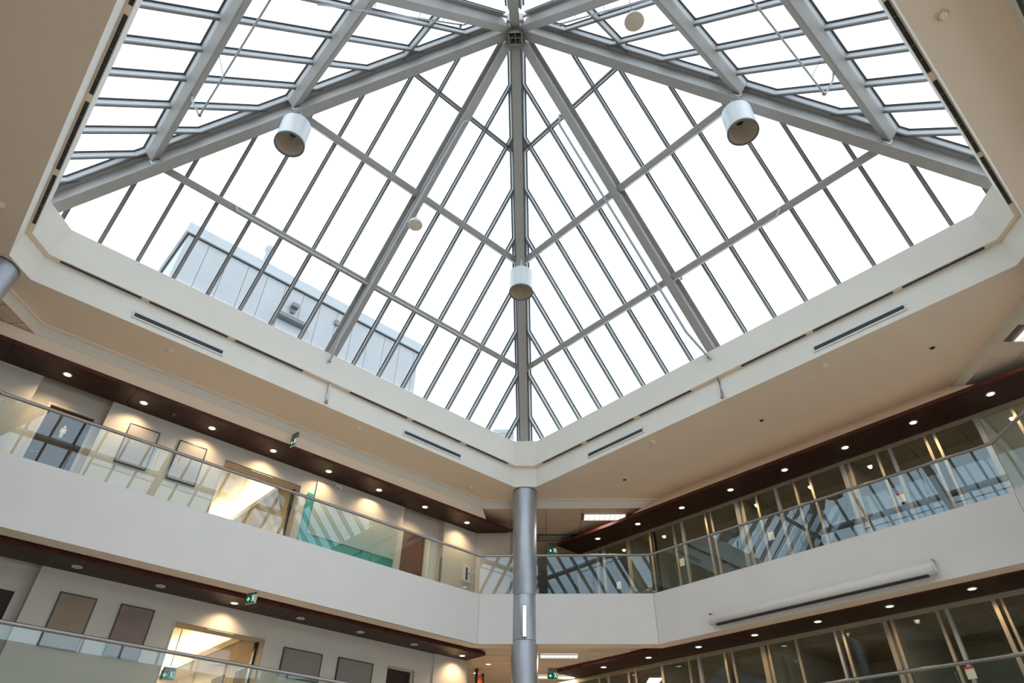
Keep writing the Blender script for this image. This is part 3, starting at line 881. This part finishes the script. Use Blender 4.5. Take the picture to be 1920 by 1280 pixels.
for (x, y), l in zip(((14.07, 10.61), (14.01, 6.11), (14.0, 2.02)), ('nearest the silver column', 'midway along the right side', 'towards the right chamfer')):
    t = thing('ceiling_socket', 'small dark round socket in the beige soffit %s' % l, 'ceiling socket', (x, y, ZS), 'dark soffit sockets')
    MB().lathe((x, y, ZS), [(0.055, 0.0), (0.055, -0.008), (0.04, -0.01)], 16).build('ring', M['grillem'], t)
    MB().lathe((x, y, ZS), [(0.042, -0.009), (0.0, -0.004)], 16).build('opening', M['dark'], t)
t = thing('ceiling_sprinkler', 'tiny sprinkler head in the upper wood soffit between two downlights', 'sprinkler', (2.85, 15.12, WOODZ[3][0]))
MB().lathe((2.85, 15.12, WOODZ[3][0]), [(0.04, 0), (0.04, -0.008), (0.012, -0.02), (0.012, -0.04), (0.03, -0.045), (0.0, -0.047)], 12).build('body', M['grillem'], t)

# ------------------------------------------------------------------ fluorescent troffers and ceiling diffuser at the corner
TD, TE = Vector((1 / R2, 1 / R2, 0)), Vector((1 / R2, -1 / R2, 0))
def troffer(dd, ee, z, label, hd=0.25, he=0.6, power=30, cells=8):
    c = TD * dd + TE * ee + Vector((0, 0, z))
    t = thing('troffer_light', label, 'ceiling light', c, 'fluorescent troffers')
    b = MB()
    for s in (-1, 1):
        b.obox(c + TD * (s * (hd + 0.012)) - Vector((0, 0, 0.006)), TD, TE, (0, 0, 1), 0.014, he + 0.025, 0.010)
        b.obox(c + TE * (s * (he + 0.012)) - Vector((0, 0, 0.006)), TD, TE, (0, 0, 1), hd, 0.014, 0.010)
    b.build('frame', M['white'], t)
    MB().obox(c + Vector((0, 0, 0.012)), TD, TE, (0, 0, 1), hd, he, 0.004).build('lens', M['troff'], t)
    for i in range(1, cells):
        MB().obox(c + TE * (he * (2 * i / cells - 1)) - Vector((0, 0, 0.002)), TD, TE, (0, 0, 1), hd, 0.004, 0.006).build('louvre', M['white'], t)
    l = lamp('tube_light', 'AREA', t, (0, 0, -0.03), power, (1, 0.9, 0.76), shape='RECTANGLE', size=hd * 2, size_y=he * 2)
    l.rotation_euler = (0, 0, PI / 4)
    return t
T3 = [(19.42, 1.98), (10.75, 9.70)]
T2 = [(19.66, 0.45), (21.45, 0.9), (23.6, 0.5)]
troffer(19.42, 1.98, CEIL[3] - 0.005, 'lit white fluorescent troffer in the upper ceiling right of the column', 0.235, 0.64)
troffer(10.53, 10.30, CEIL[3] - 0.005, 'lit fluorescent troffer at the right picture edge beside the soffit chamfer', 0.235, 0.58)
troffer(19.66, 0.43, CEIL[2] - 0.005, 'lit cream fluorescent troffer in the lower ceiling beside the column', 0.2, 0.52, 40)
troffer(22.3, 0.35, CEIL[2] - 0.005, 'lit fluorescent troffer behind the lower green exit sign', 0.2, 0.6, 50)
c = TD * 21.1 + TE * 0.42 + Vector((0, 0, CEIL[3] - 0.004))
t = thing('ceiling_diffuser', 'dark louvred return grille in the upper ceiling right of the column', 'air grille', c)
MB().obox(c, TD, TE, (0, 0, 1), 0.23, 0.56, 0.004).build('backing', M['dark'], t)
b = MB()
for s in (-1, 1):
    b.obox(c + TD * (s * 0.24), TD, TE, (0, 0, 1), 0.015, 0.57, 0.012); b.obox(c + TE * (s * 0.56), TD, TE, (0, 0, 1), 0.24, 0.015, 0.012)
b.build('frame', M['grillem'], t)
for i in range(3):
    MB().obox(c + TD * (-0.14 + 0.14 * i) - Vector((0, 0, 0.006)), TD, TE, (0, 0, 1), 0.035, 0.54, 0.003).build('blade', M['lampin'], t)
lay_tiles(ceil3, CEIL[3], RNG, [(11.5, 11.2, 19.5, 19.5), (13.0, -1.6, 17.5, 2.6), (-4.2, 11.0, 0.0, 15.8)],
          [(19.42, 1.98, 0.5, 1.1), (10.53, 10.30, 0.5, 1.0), (21.1, 0.42, 0.5, 1.05)])
lay_tiles(ceil2, CEIL[2], OCT2, [(12.9, 12.3, 19.5, 19.5)], [(19.66, 0.43, 0.45, 1.0), (22.3, 0.35, 0.45, 1.1)])

# ------------------------------------------------------------------ pictures on the corridor wall
def art(x0, x1, z0, z1, m, label, y=WL - 0.045):
    t = thing('wall_panel', label, 'picture', ((x0 + x1) / 2, y, z0), 'framed pictures on the corridor walls')
    b = MB(); f = 0.022
    b.box((x0, y, z0), (x0 + f, y + 0.045, z1)); b.box((x1 - f, y, z0), (x1, y + 0.045, z1))
    b.box((x0 + f, y, z0), (x1 - f, y + 0.045, z0 + f)); b.box((x0 + f, y, z1 - f), (x1 - f, y + 0.045, z1))
    b.build('frame', M['blackframe'], t)
    MB().box((x0 + f, y + 0.008, z0 + f), (x1 - f, y + 0.04, z1 - f)).build('canvas', m, t)
art(2.12, 2.80, 6.79, 7.77, M['artA'], 'pale mauve-grey framed panel right of the upper washroom door')
art(3.26, 3.93, 6.78, 7.78, M['artA'], 'pale mauve-grey framed panel left of the upper lit doorway')
art(2.21, 2.88, 2.99, 3.97, M['artB'], 'brown-grey framed panel, first on the lower wall')
art(3.34, 4.01, 3.0, 3.98, M['artC'], 'umber framed panel left of the lower lit doorway')
art(7.01, 8.02, 3.17, 3.79, M['artD'], 'wide taupe framed panel right of the lower lit doorway')
art(8.45, 9.45, 3.17, 3.81, M['artD'], 'wide taupe framed panel left of the lower dark door')

# ------------------------------------------------------------------ doors
def door(n, x0, x1, z0, z1, y, m, fm, handle_x, frame_w=0.07):
    r = root('door_%d' % n)
    b = MB()
    b.box((x0 - frame_w, y - 0.03, z0), (x0, y + 0.08, z1 + frame_w)); b.box((x1, y - 0.03, z0), (x1 + frame_w, y + 0.08, z1 + frame_w))
    b.box((x0, y - 0.03, z1), (x1, y + 0.08, z1 + frame_w))
    b.build('door_frame', fm, r)
    lf = MB().box((x0 + 0.005, y + 0.03, z0 + 0.01), (x1 - 0.005, y + 0.075, z1 - 0.005)).build('door_leaf', m, r)
    hz_ = z0 + 1.0
    b = MB().lathe((handle_x, y + 0.03, hz_), [(0.0, 0.012), (0.03, 0.012), (0.03, 0.0)], 16, axis=(0, -1, 0))
    d = 1 if handle_x < (x0 + x1) / 2 else -1
    b.tube([(handle_x, y + 0.02, hz_), (handle_x, y - 0.03, hz_), (handle_x + d * 0.12, y - 0.035, hz_)], 0.011, 8)
    b.build('door_handle', M['chrome'], r)
    return r
door(1, 0.56, 1.45, ZF3, 7.71, WL + 0.3, M['darkdoor'], M['frame'], 0.65)
door(2, 10.05, 10.87, ZF3, 7.62, WL + 0.3, M['browndoor'], M['frame'], 10.79)
door(3, 9.96, 10.70, ZF2, 3.82, WL + 0.12, M['darkdoor'], M['frame'], 10.62)
door(4, 0.75, 1.52, ZF2, 3.88, WL + 0.3, M['darkdoor'], M['frame'], 0.84)
# washroom pictogram
t = thing('washroom_sign', 'small white standing-figure pictogram on the upper washroom door', 'sign', (1.0, WL + 0.325, 7.1))
b = MB()
yy = WL + 0.328
b.lathe((1.0, yy, 7.34), [(0.0, 0.004), (0.028, 0.004), (0.028, 0.0)], 14, axis=(0, -1, 0))
b.build('head', M['white'], t)
b = MB()
b.box((0.965, yy - 0.004, 7.20), (1.035, yy, 7.305)); b.box((0.97, yy - 0.004, 7.08), (0.995, yy, 7.20)); b.box((1.005, yy - 0.004, 7.08), (1.03, yy, 7.20))
b.box((0.945, yy - 0.004, 7.19), (0.96, yy, 7.30)); b.box((1.04, yy - 0.004, 7.19), (1.055, yy, 7.30))
b.build('body', M['white'], t)

# tall dark pull bar and white cupboard front beside the red-brown door
t = thing('pull_bar', 'dark upright pull bar on the wall corner right of the red-brown door', 'handle', (11.30, WL - 0.02, 6.0))
MB().box((11.27, WL - 0.025, 6.0), (11.325, WL + 0.02, 7.02)).build('bar', M['grillem'], t)
t = thing('cupboard_front', 'tall white cupboard front right of the red-brown door', 'cupboard', (11.1, WL + 0.28, ZF3))
for a, c in ((10.95, 11.085), (11.095, 11.325)):
    MB().box((a, WL + 0.27, ZF3), (c, WL + 0.3, 7.66)).build('door_panel', M['paint'], t)

# fire hose cabinet
t = thing('hose_cabinet', 'white fire hose cabinet with dark window slit near the column', 'cabinet', (12.27, WL, 6.49))
MB().box((12.11, WL - 0.03, 6.49), (12.43, WL, 7.04)).build('body', M['white'], t)
d_ = MB().box((12.13, WL - 0.045, 6.51), (12.41, WL - 0.03, 7.02)).build('door', M['white'], t)
MB().box((12.235, WL - 0.048, 6.58), (12.295, WL - 0.045, 6.95)).build('window_slit', M['dark'], d_)
MB().lathe((12.35, WL - 0.045, 6.77), [(0.0, 0.025), (0.018, 0.025), (0.018, 0.0)], 12, axis=(0, -1, 0)).build('knob', M['dark'], d_)

# emergency light with twin heads
t = thing('emergency_light', 'twin-head emergency light on the wall above the green glass board', 'emergency light', (7.55, WL, 8.0))
MB().box((7.46, WL - 0.05, 7.98), (7.64, WL, 8.08)).build('housing', M['white'], t)
for s in (-1, 1):
    MB().lathe((7.55 + s * 0.07, WL - 0.06, 7.99), [(0.0, 0.06), (0.03, 0.06), (0.05, 0.0), (0.045, -0.01), (0.0, -0.005)], 16, axis=(s * 0.3, 0.8, 0.5)).build('lamp_head', M['lampin'], t)

# green glass board with a graduated sheet in front
t = thing('glass_board', 'large beige-to-green graduated board on teal back-painted glass right of the lit doorway', 'wall board', (8.2, WL, 5.75))
for a, c in ((6.74, 7.62), (7.63, 8.58), (8.59, 9.54), (9.55, 9.635)):
    MB().box((a, WL - 0.03, 5.72), (c, WL - 0.002, 7.58)).build('teal_pane', M['teal'], t)
MB().box((6.93, WL - 0.062, 6.50), (9.65, WL - 0.04, 7.95)).build('graduated_sheet', M['film'], t)
b = MB()
for x in (7.2, 9.4):
    for z in (6.65, 7.5): b.lathe((x, WL - 0.03, z), [(0.012, 0.01), (0.012, 0.0)], 10, axis=(0, -1, 0))
b.build('standoff', M['chrome'], t)

# ------------------------------------------------------------------ lit rooms behind the two openings
def lit_room(lv, x0, x1, ztop):
    zf = ZF3 if lv == 3 else ZF2
    ch = zf + 2.62; lo = zf + 2.02
    yb = 21.5
    b = MB()
    b.box((x0 - 1.2, WL + 0.45, zf), (x0 - 1.1, yb, ch)); b.box((x0 - 1.2, yb, zf), (x1 + 0.4, yb + 0.1, ch)); b.box((x1 + 0.22, WL + 0.45, zf), (x1 + 0.32, yb, ch))
    struct('wall_room_%s' % ('upper' if lv == 3 else 'lower'), b, M['cream'])
    b = MB().box((x0 - 1.2, WL + 0.45, ch), (x1 + 0.4, yb, ch + 0.08))
    struct('ceiling', b, M['cream'])
    # bulkhead with cove lip
    b = MB()
    b.box((x1 - 0.38, WL + 0.46, lo), (x1 + 0.22, yb, lo + 0.05))
    b.box((x1 - 0.40, WL + 0.46, lo), (x1 - 0.36, yb, lo + 0.14))
    trim(b, M['cream'])
    t = thing('cove_light', 'warm %s cove strip behind the bulkhead lip of the lit doorway' % ('upper' if lv == 3 else 'lower'), 'cove light', (x1 - 0.2, 18, lo + 0.06), 'cove strips')
    MB().box((x1 - 0.30, WL + 0.6, lo + 0.055), (x1 - 0.22, yb - 0.1, lo + 0.075)).build('strip', M['cove'], t)
    t = thing('added_fill_lamp', 'added round fill lamp deep inside the %s lit room' % ('upper' if lv == 3 else 'lower'), 'ceiling light', (5.2, 20.4, ch), 'added room fill lamps')  # unseen lamp added to brighten the room walls
    MB().lathe((5.2, 20.4, ch), [(0.2, 0.0), (0.2, -0.05), (0.17, -0.07)], 20).build('base', M['white'], t)
    MB().lathe((5.2, 20.4, ch), [(0.17, -0.065), (0.1, -0.085), (0.0, -0.09)], 20).build('diffuser', M['warmlens'], t)
    lamp('fill_light', 'POINT', t, (0, 0, -0.25), 160, (1, 0.78, 0.5), shadow_soft_size=0.15)
    # reveal lamp strip under the opening head
    t = thing('strip_light', 'thin lit strip under the %s doorway head' % ('upper' if lv == 3 else 'lower'), 'strip light', (x0 + 0.95, WL + 0.06, ztop), 'doorway strip lights')
    MB().box((x0 + 0.7, WL + 0.05, ztop - 0.006), (x0 + 1.3, WL + 0.060, ztop - 0.001)).build('lens', M['striplens'], t)
    # frame and sliding glass in the opening
    r = root('door_%d' % (lv + 2 if lv == 3 else 6))
    b = MB()
    b.box((x0 - 0.03, WL - 0.012, zf), (x0, WL + 0.02, ztop + 0.03)); b.box((x1, WL - 0.012, zf), (x1 + 0.03, WL + 0.02, ztop + 0.03)); b.box((x0, WL - 0.012, ztop), (x1, WL + 0.02, ztop + 0.03))
    b.build('door_frame', M['frame'], r)
    MB().box((x1 - 0.05, WL + 0.30, zf), (x1 - 0.004, WL + 0.42, ztop - 0.002)).build('jamb', M['blackframe'], r)
    for a, c in ((x0 + 0.01, x0 + 0.26), (x0 + 0.27, x1 - 0.44), (x1 - 0.43, x1 - 0.06)):
        MB().box((a, WL + 0.40, zf), (c, WL + 0.41, ztop - 0.002)).build('glass_leaf', M['shopglass'], r)
    return lo
lit_room(3, 4.43, 6.51, 7.69)
lit_room(2, 4.50, 6.52, 3.86)
# pictures inside the lower lit room
for i, (y0, y1) in enumerate(((16.6, 17.3), (18.0, 18.7))):
    t = thing('wall_panel', 'beige framed picture inside the lower lit room, %s from the doorway' % ORD[i], 'picture', (6.7, y0, 2.9), 'pictures in the lower lit room')
    b = MB()
    xx = 6.735
    b.box((xx - 0.03, y0, 2.5), (xx, y0 + 0.03, 3.5)); b.box((xx - 0.03, y1 - 0.03, 2.5), (xx, y1, 3.5)); b.box((xx - 0.03, y0 + 0.03, 3.47), (xx, y1 - 0.03, 3.5)); b.box((xx - 0.03, y0 + 0.03, 2.5), (xx, y1 - 0.03, 2.53))
    b.build('frame', M['browndoor'], t)
    MB().box((xx - 0.02, y0 + 0.03, 2.53), (xx - 0.004, y1 - 0.03, 3.47)).build('canvas', M['artB'], t)

# ------------------------------------------------------------------ exit signs
def exit_sign(c, nrm, zc, label, drop, wd=0.30, hh=0.19, arrow=-1):
    c = Vector((c[0], c[1], zc)); n = Vector((nrm[0], nrm[1], 0)).normalized(); sd_ = Vector((-n.y, n.x, 0)); z = Vector((0, 0, 1))
    t = thing('exit_sign', label, 'exit sign', c, 'running man exit signs')
    MB().obox(c, sd_, n, z, wd / 2, 0.02, hh / 2).build('housing', M['white'], t)
    MB().obox(c + z * (hh / 2 + drop / 2), sd_, n, z, wd * 0.42, 0.03, drop / 2).build('canopy', M['grillem'], t)
    for s in (1, -1):
        f = c + n * (0.022 * s)
        fo = MB().obox(f, sd_, n, z, wd / 2 - 0.008, 0.002, hh / 2 - 0.008).build('face', M['exitg'], t)
        q = f + n * (0.004 * s)
        rr = sd_ * s
        b = MB()
        # white door block with running figure, arrow beside it
        e = q + rr * (wd * 0.25)
        b.obox(e + rr * (wd * 0.17), sd_, n, z, 0.006, 0.001, hh * 0.36)
        b.obox(e + z * hh * 0.33, sd_, n, z, wd * 0.16, 0.001, 0.006)
        b.lathe(e + z * (hh * 0.20) - rr * 0.012, [(0.0, 0.001), (0.017, 0.001), (0.017, 0.0)], 12, axis=n * s)
        def limb(p, q_, w_):
            a = e + rr * p[0] + z * p[1]; d = e + rr * q_[0] + z * q_[1]
            dv = (d - a); L = dv.length; dv.normalize()
            b.obox((a + d) / 2, dv, n, dv.cross(n), L / 2, 0.001, w_)
        limb((-0.008, 0.022), (0.008, -0.015), 0.011)
        limb((0.006, -0.012), (-0.022, -0.030), 0.007); limb((-0.022, -0.030), (-0.034, -0.058), 0.006)
        limb((0.008, -0.015), (0.028, -0.035), 0.007); limb((0.028, -0.035), (0.018, -0.062), 0.006)
        limb((-0.005, 0.018), (-0.034, 0.004), 0.006); limb((0.0, 0.018), (0.030, 0.008), 0.006)
        a0 = q - rr * (wd * 0.24)
        b.obox(a0 + rr * 0.012, sd_, n, z, 0.040, 0.001, 0.010)
        for sg in (-1, 1):
            dv = (rr + z * sg).normalized()
            b.obox(a0 - rr * 0.022 + dv * 0.026, dv, n, dv.cross(n), 0.032, 0.001, 0.009)
        b.build('pictogram', M['exitw'], fo)
    return t
exit_sign((5.60, 14.46), (-1, -0.1), 8.20, 'hanging exit sign seen edge-on before the upper wood soffit', 0.165, 0.27)
exit_sign((5.48, 14.28), (-1, -0.35), 4.265, 'hanging exit sign with arrow at the lower wood soffit edge', 0.03, 0.28)
exit_sign((15.50, 15.0), (-1, -1), 8.19, 'exit sign behind the upper handrail right of the column', 0.17)
exit_sign((15.15, 14.78), (-1, -1), 4.27, 'green exit sign at the bottom edge right of the column', 0.10, 0.32, 0.2)
exit_sign((4.95, 16.5), (-0.35, -1), 3.02, 'lit exit sign hanging inside the lower doorway', 0.06)
MB().tube([(4.95, 16.5, 3.2), (4.95, 16.5, 4.43)], 0.012, 8).build('stem', M['chrome'], bpy.data.objects['exit_sign.004'])

# ------------------------------------------------------------------ glass shopfronts on the right
def shopfront(n, ys, z0, z1, doors):
    r = root('window_%d' % n)
    b = MB().box((WR - 0.02, -1.5, z1 - 0.10), (WR + 0.09, ys[0][0] + 0.9, z1)); b.build('head_rail', M['bronze'], r)
    MB().box((WR - 0.01, -1.5, z0), (WR + 0.08, ys[0][0] + 0.9, z0 + 0.12)).build('bottom_rail', M['bronze'], r)
    for y, w_, m in ys:
        MB().box((WR - 0.03, y - w_ / 2, z0 + 0.12), (WR + 0.09, y + w_ / 2, z1 - 0.10)).build('post', M[m], r)
    e = [ys[0][0] + 0.9] + [y for y, w_, m in ys] + [-1.5]
    for a, c in zip(e[:-1], e[1:]):
        if a - c < 0.25: continue
        MB().box((WR + 0.03, c + 0.03, z0 + 0.12), (WR + 0.042, a - 0.03, z1 - 0.10)).build('pane', M['shopglass'], r)
    for y in doors:
        MB().tube([(WR - 0.03, y, z0 + 0.95), (WR - 0.08, y, z0 + 0.97), (WR - 0.08, y, z0 + 1.25), (WR - 0.03, y, z0 + 1.27)], 0.012, 8).build('door_pull', M['chrome'], r)
P3 = [(13.73, .06, 'steel'), (13.45, .07, 'steel'), (12.40, .14, 'bronze'), (11.53, .07, 'bronze'), (11.41, .05, 'gasket'), (10.65, .06, 'bronze'), (10.34, .07, 'steel'), (9.50, .06, 'bronze'), (9.31, .06, 'bronze'),
      (8.46, .12, 'steel'), (8.27, .05, 'bronze'), (7.83, .06, 'bronze'), (7.24, .08, 'steel'), (6.69, .06, 'bronze'), (6.25, .06, 'bronze'), (5.36, .12, 'steel'), (5.18, .05, 'bronze'), (4.47, .06, 'bronze'), (4.15, .08, 'steel'),
      (3.33, .06, 'bronze'), (3.12, .06, 'bronze'), (2.22, .10, 'steel'), (1.50, .06, 'bronze'), (0.2, .08, 'bronze')]
P2 = [(14.80, .06, 'bronze'), (13.96, .06, 'bronze'), (13.60, .06, 'steel'), (12.84, .07, 'bronze'), (12.58, .06, 'bronze'), (11.66, .08, 'bronze'), (10.77, .06, 'bronze'), (10.46, .08, 'steel'), (9.66, .06, 'bronze'), (9.44, .06, 'bronze'),
      (8.58, .12, 'bronze'), (8.42, .04, 'bronze'), (7.69, .06, 'bronze'), (6.71, .06, 'steel'), (6.53, .06, 'bronze'), (5.56, .10, 'bronze'), (5.41, .06, 'bronze'), (4.46, .06, 'bronze'), (4.27, .07, 'steel'), (3.38, .08, 'bronze'), (3.24, .05, 'bronze'), (2.2, .06, 'bronze')]
shopfront(6, P3, ZF3, 8.142, [10.72, 7.9, 4.55])
shopfront(7, P2, ZF2, 4.362, [10.84, 7.76, 4.53])
# offices behind: back wall, partitions, ceiling with tile joints
for lv in (3, 2):
    zf = ZF3 if lv == 3 else ZF2; zc = WOODZ[lv][0] + 0.06
    b = MB().box((20.6, -1.5, zf), (20.7, 14.6, zc))
    for y in ((12.42, 8.38, 5.27, 2.2) if lv == 3 else (11.7, 8.5, 5.48, 2.2)):
        b.box((WR + 0.1, y - 0.05, zf), (20.6, y + 0.05, zc))
    b.box((WR + 0.1, 14.6, zf), (20.6, 14.7, zc))
    struct('wall_office_%s' % ('upper' if lv == 3 else 'lower'), b, M['office'])
    b = MB()
    y = -1.5
    while y < 14.5:
        x = WR + 0.12
        while x < 20.5:
            b.box((x + 0.006, y + 0.006, zc), (min(x + 1.2, 20.6) - 0.006, y + 0.6 - 0.006, zc + 0.02)); x += 1.2
        y += 0.6
    o = struct('ceiling', b, M['office'])
# paper notices on the shopfront doors
for (y, z, hred, l) in ((10.50, 6.86, False, 'cream paper notice on the upper shopfront nearest the column'), (7.65, 6.83, False, 'white paper notice in the middle of the upper shopfront'),
                        (4.29, 6.80, True, 'red-topped paper notice on the upper shopfront far right'), (4.27, 3.05, True, 'red-topped paper notice on the lower shopfront above the frame edge'), (12.9, 6.75, False, 'small paper notice behind the corner glass panel')):
    t = thing('paper_notice', l, 'notice', (WR - 0.0, y, z - 0.11), 'paper notices on the shopfronts')
    MB().box((WR - 0.036, y - 0.085, z - 0.12), (WR - 0.032, y + 0.085, z + 0.10)).build('sheet', M['papr'], t)
    if hred: MB().box((WR - 0.039, y - 0.085, z + 0.06), (WR - 0.036, y + 0.085, z + 0.10)).build('heading', M['red'], t)

# ------------------------------------------------------------------ projector screen on the right fascia
sx = 14.83 - 0.118
t = thing('projector_screen', 'long white rolled-up projector screen case fixed to the right balcony face', 'projector screen', (sx, 6.3, 4.55))
MB().lathe((sx, 3.78, 4.625), [(0.0, 0.0), (0.10, 0.0), (0.112, 0.012), (0.112, 5.14), (0.10, 5.15), (0.0, 5.15)], 24, axis=(0, 1, 0)).build('case', M['fascia'], t)
MB().box((sx - 0.05, 3.92, 4.475), (sx + 0.01, 8.78, 4.512)).build('weight_bar', M['dark'], t)
MB().box((sx - 0.015, 3.94, 4.50), (sx - 0.008, 8.76, 4.54)).build('screen_edge', M['white'], t)
for y in (3.76, 8.93):
    MB().lathe((sx, y, 4.625), [(0.0, 0.0), (0.116, 0.0), (0.116, 0.022), (0.0, 0.022)], 24, axis=(0, 1, 0)).build('end_cap', M['paint'], t)
    MB().box((sx - 0.02, y, 4.725), (14.83, y + 0.02, 4.80)).build('bracket', M['chrome'], t)

# ------------------------------------------------------------------ things seen through the lower passage
t = thing('orange_banner', 'orange upright panel at the bottom edge left of the column', 'panel', (13.7, 16.4, ZF2))
MB().box((13.60, 16.4, ZF2), (13.80, 16.44, 4.28)).build('sheet', M['orange'], t)
b = MB(); b.box((13.56, 16.38, ZF2), (13.60, 16.46, 4.46)); b.box((13.80, 16.38, ZF2), (13.84, 16.46, 4.36)); b.build('frame', M['blackframe'], t)
dup(lit2, (13.45, 15.75, CEIL[2] + 0.0), 'lit downlight in the lower passage ceiling left of the column', 'lower passage downlights')
dup(lit2, (13.95, 16.9, CEIL[2] + 0.0), 'lit downlight deeper in the lower passage left of the column', 'lower passage downlights')

# ------------------------------------------------------------------ rooftop building outside
PY, PZ = 20.0, 18.2
t = thing('rooftop_building', 'pale blue-grey metal-clad rooftop plant building seen through the left glass', 'building', (7, PY, 10.5))
x = 1.95; i = 0
while x < 12.3:
    w_ = min(0.78, 12.33 - x)
    MB().box((x + 0.008, PY, 10.5), (x + w_ - 0.008, PY + 0.06, PZ - 0.5)).build('cladding_panel', M['clad'], t)
    x += 0.78
y = PY + 0.06
while y < PY + 8:
    MB().box((1.95, y + 0.008, 10.5), (2.01, y + 0.77, PZ - 0.5)).build('cladding_panel', M['clad'], t); y += 0.78
MB().box((2.02, PY + 0.065, 10.5), (12.28, PY + 8, PZ - 0.3)).build('core', M['gasket'], t)
MB().box((1.8, PY - 0.12, PZ - 0.46), (12.42, PY + 8.1, PZ)).build('coping', M['clad2'], t)
MB().box((1.88, PY - 0.04, PZ - 0.495), (12.36, PY + 8.05, PZ - 0.462)).build('shadow_joint', M['dark'], t)
b = MB().lathe((5.08, PY + 1.2, PZ), [(0.12, -0.1), (0.12, 1.75), (0.20, 1.82), (0.20, 2.02), (0.15, 2.1), (0.0, 2.12)], 20); b.build('flue', M['clad2'], t)
b = MB().box((6.28, PY - 0.10, 16.52), (6.44, PY, 16.85)); b.box((6.22, PY - 0.26, 16.72), (6.50, PY - 0.05, 16.9)); b.build('wall_lamp', M['grillem'], t)
MB().box((5.80, PY - 0.30, 16.02), (7.00, PY, 16.18)).build('door_canopy', M['grillem'], t)
MB().box((5.86, PY - 0.03, 13.5), (6.94, PY, 16.0)).build('door', M['clad2'], t)
MB().box((8.14, PY - 0.10, 16.98), (8.30, PY, 17.22)).build('sensor_box', M['grillem'], t)
t = thing('roof_vent_box', 'small pale roof vent box just above the curb at the corner', 'roof vent', (17.4, 19.8, 10.5))
vc = Vector((17.03 + 0.3, 19.445 + 0.3, 12.9))
MB().obox(vc, TE, TD, (0, 0, 1), 0.45, 0.42, 2.4).build('housing', M['clad'], t)
MB().obox(vc + Vector((0, 0, 2.5)), TE, TD, (0, 0, 1), 0.47, 0.44, 0.1).build('cap', M['clad2'], t)
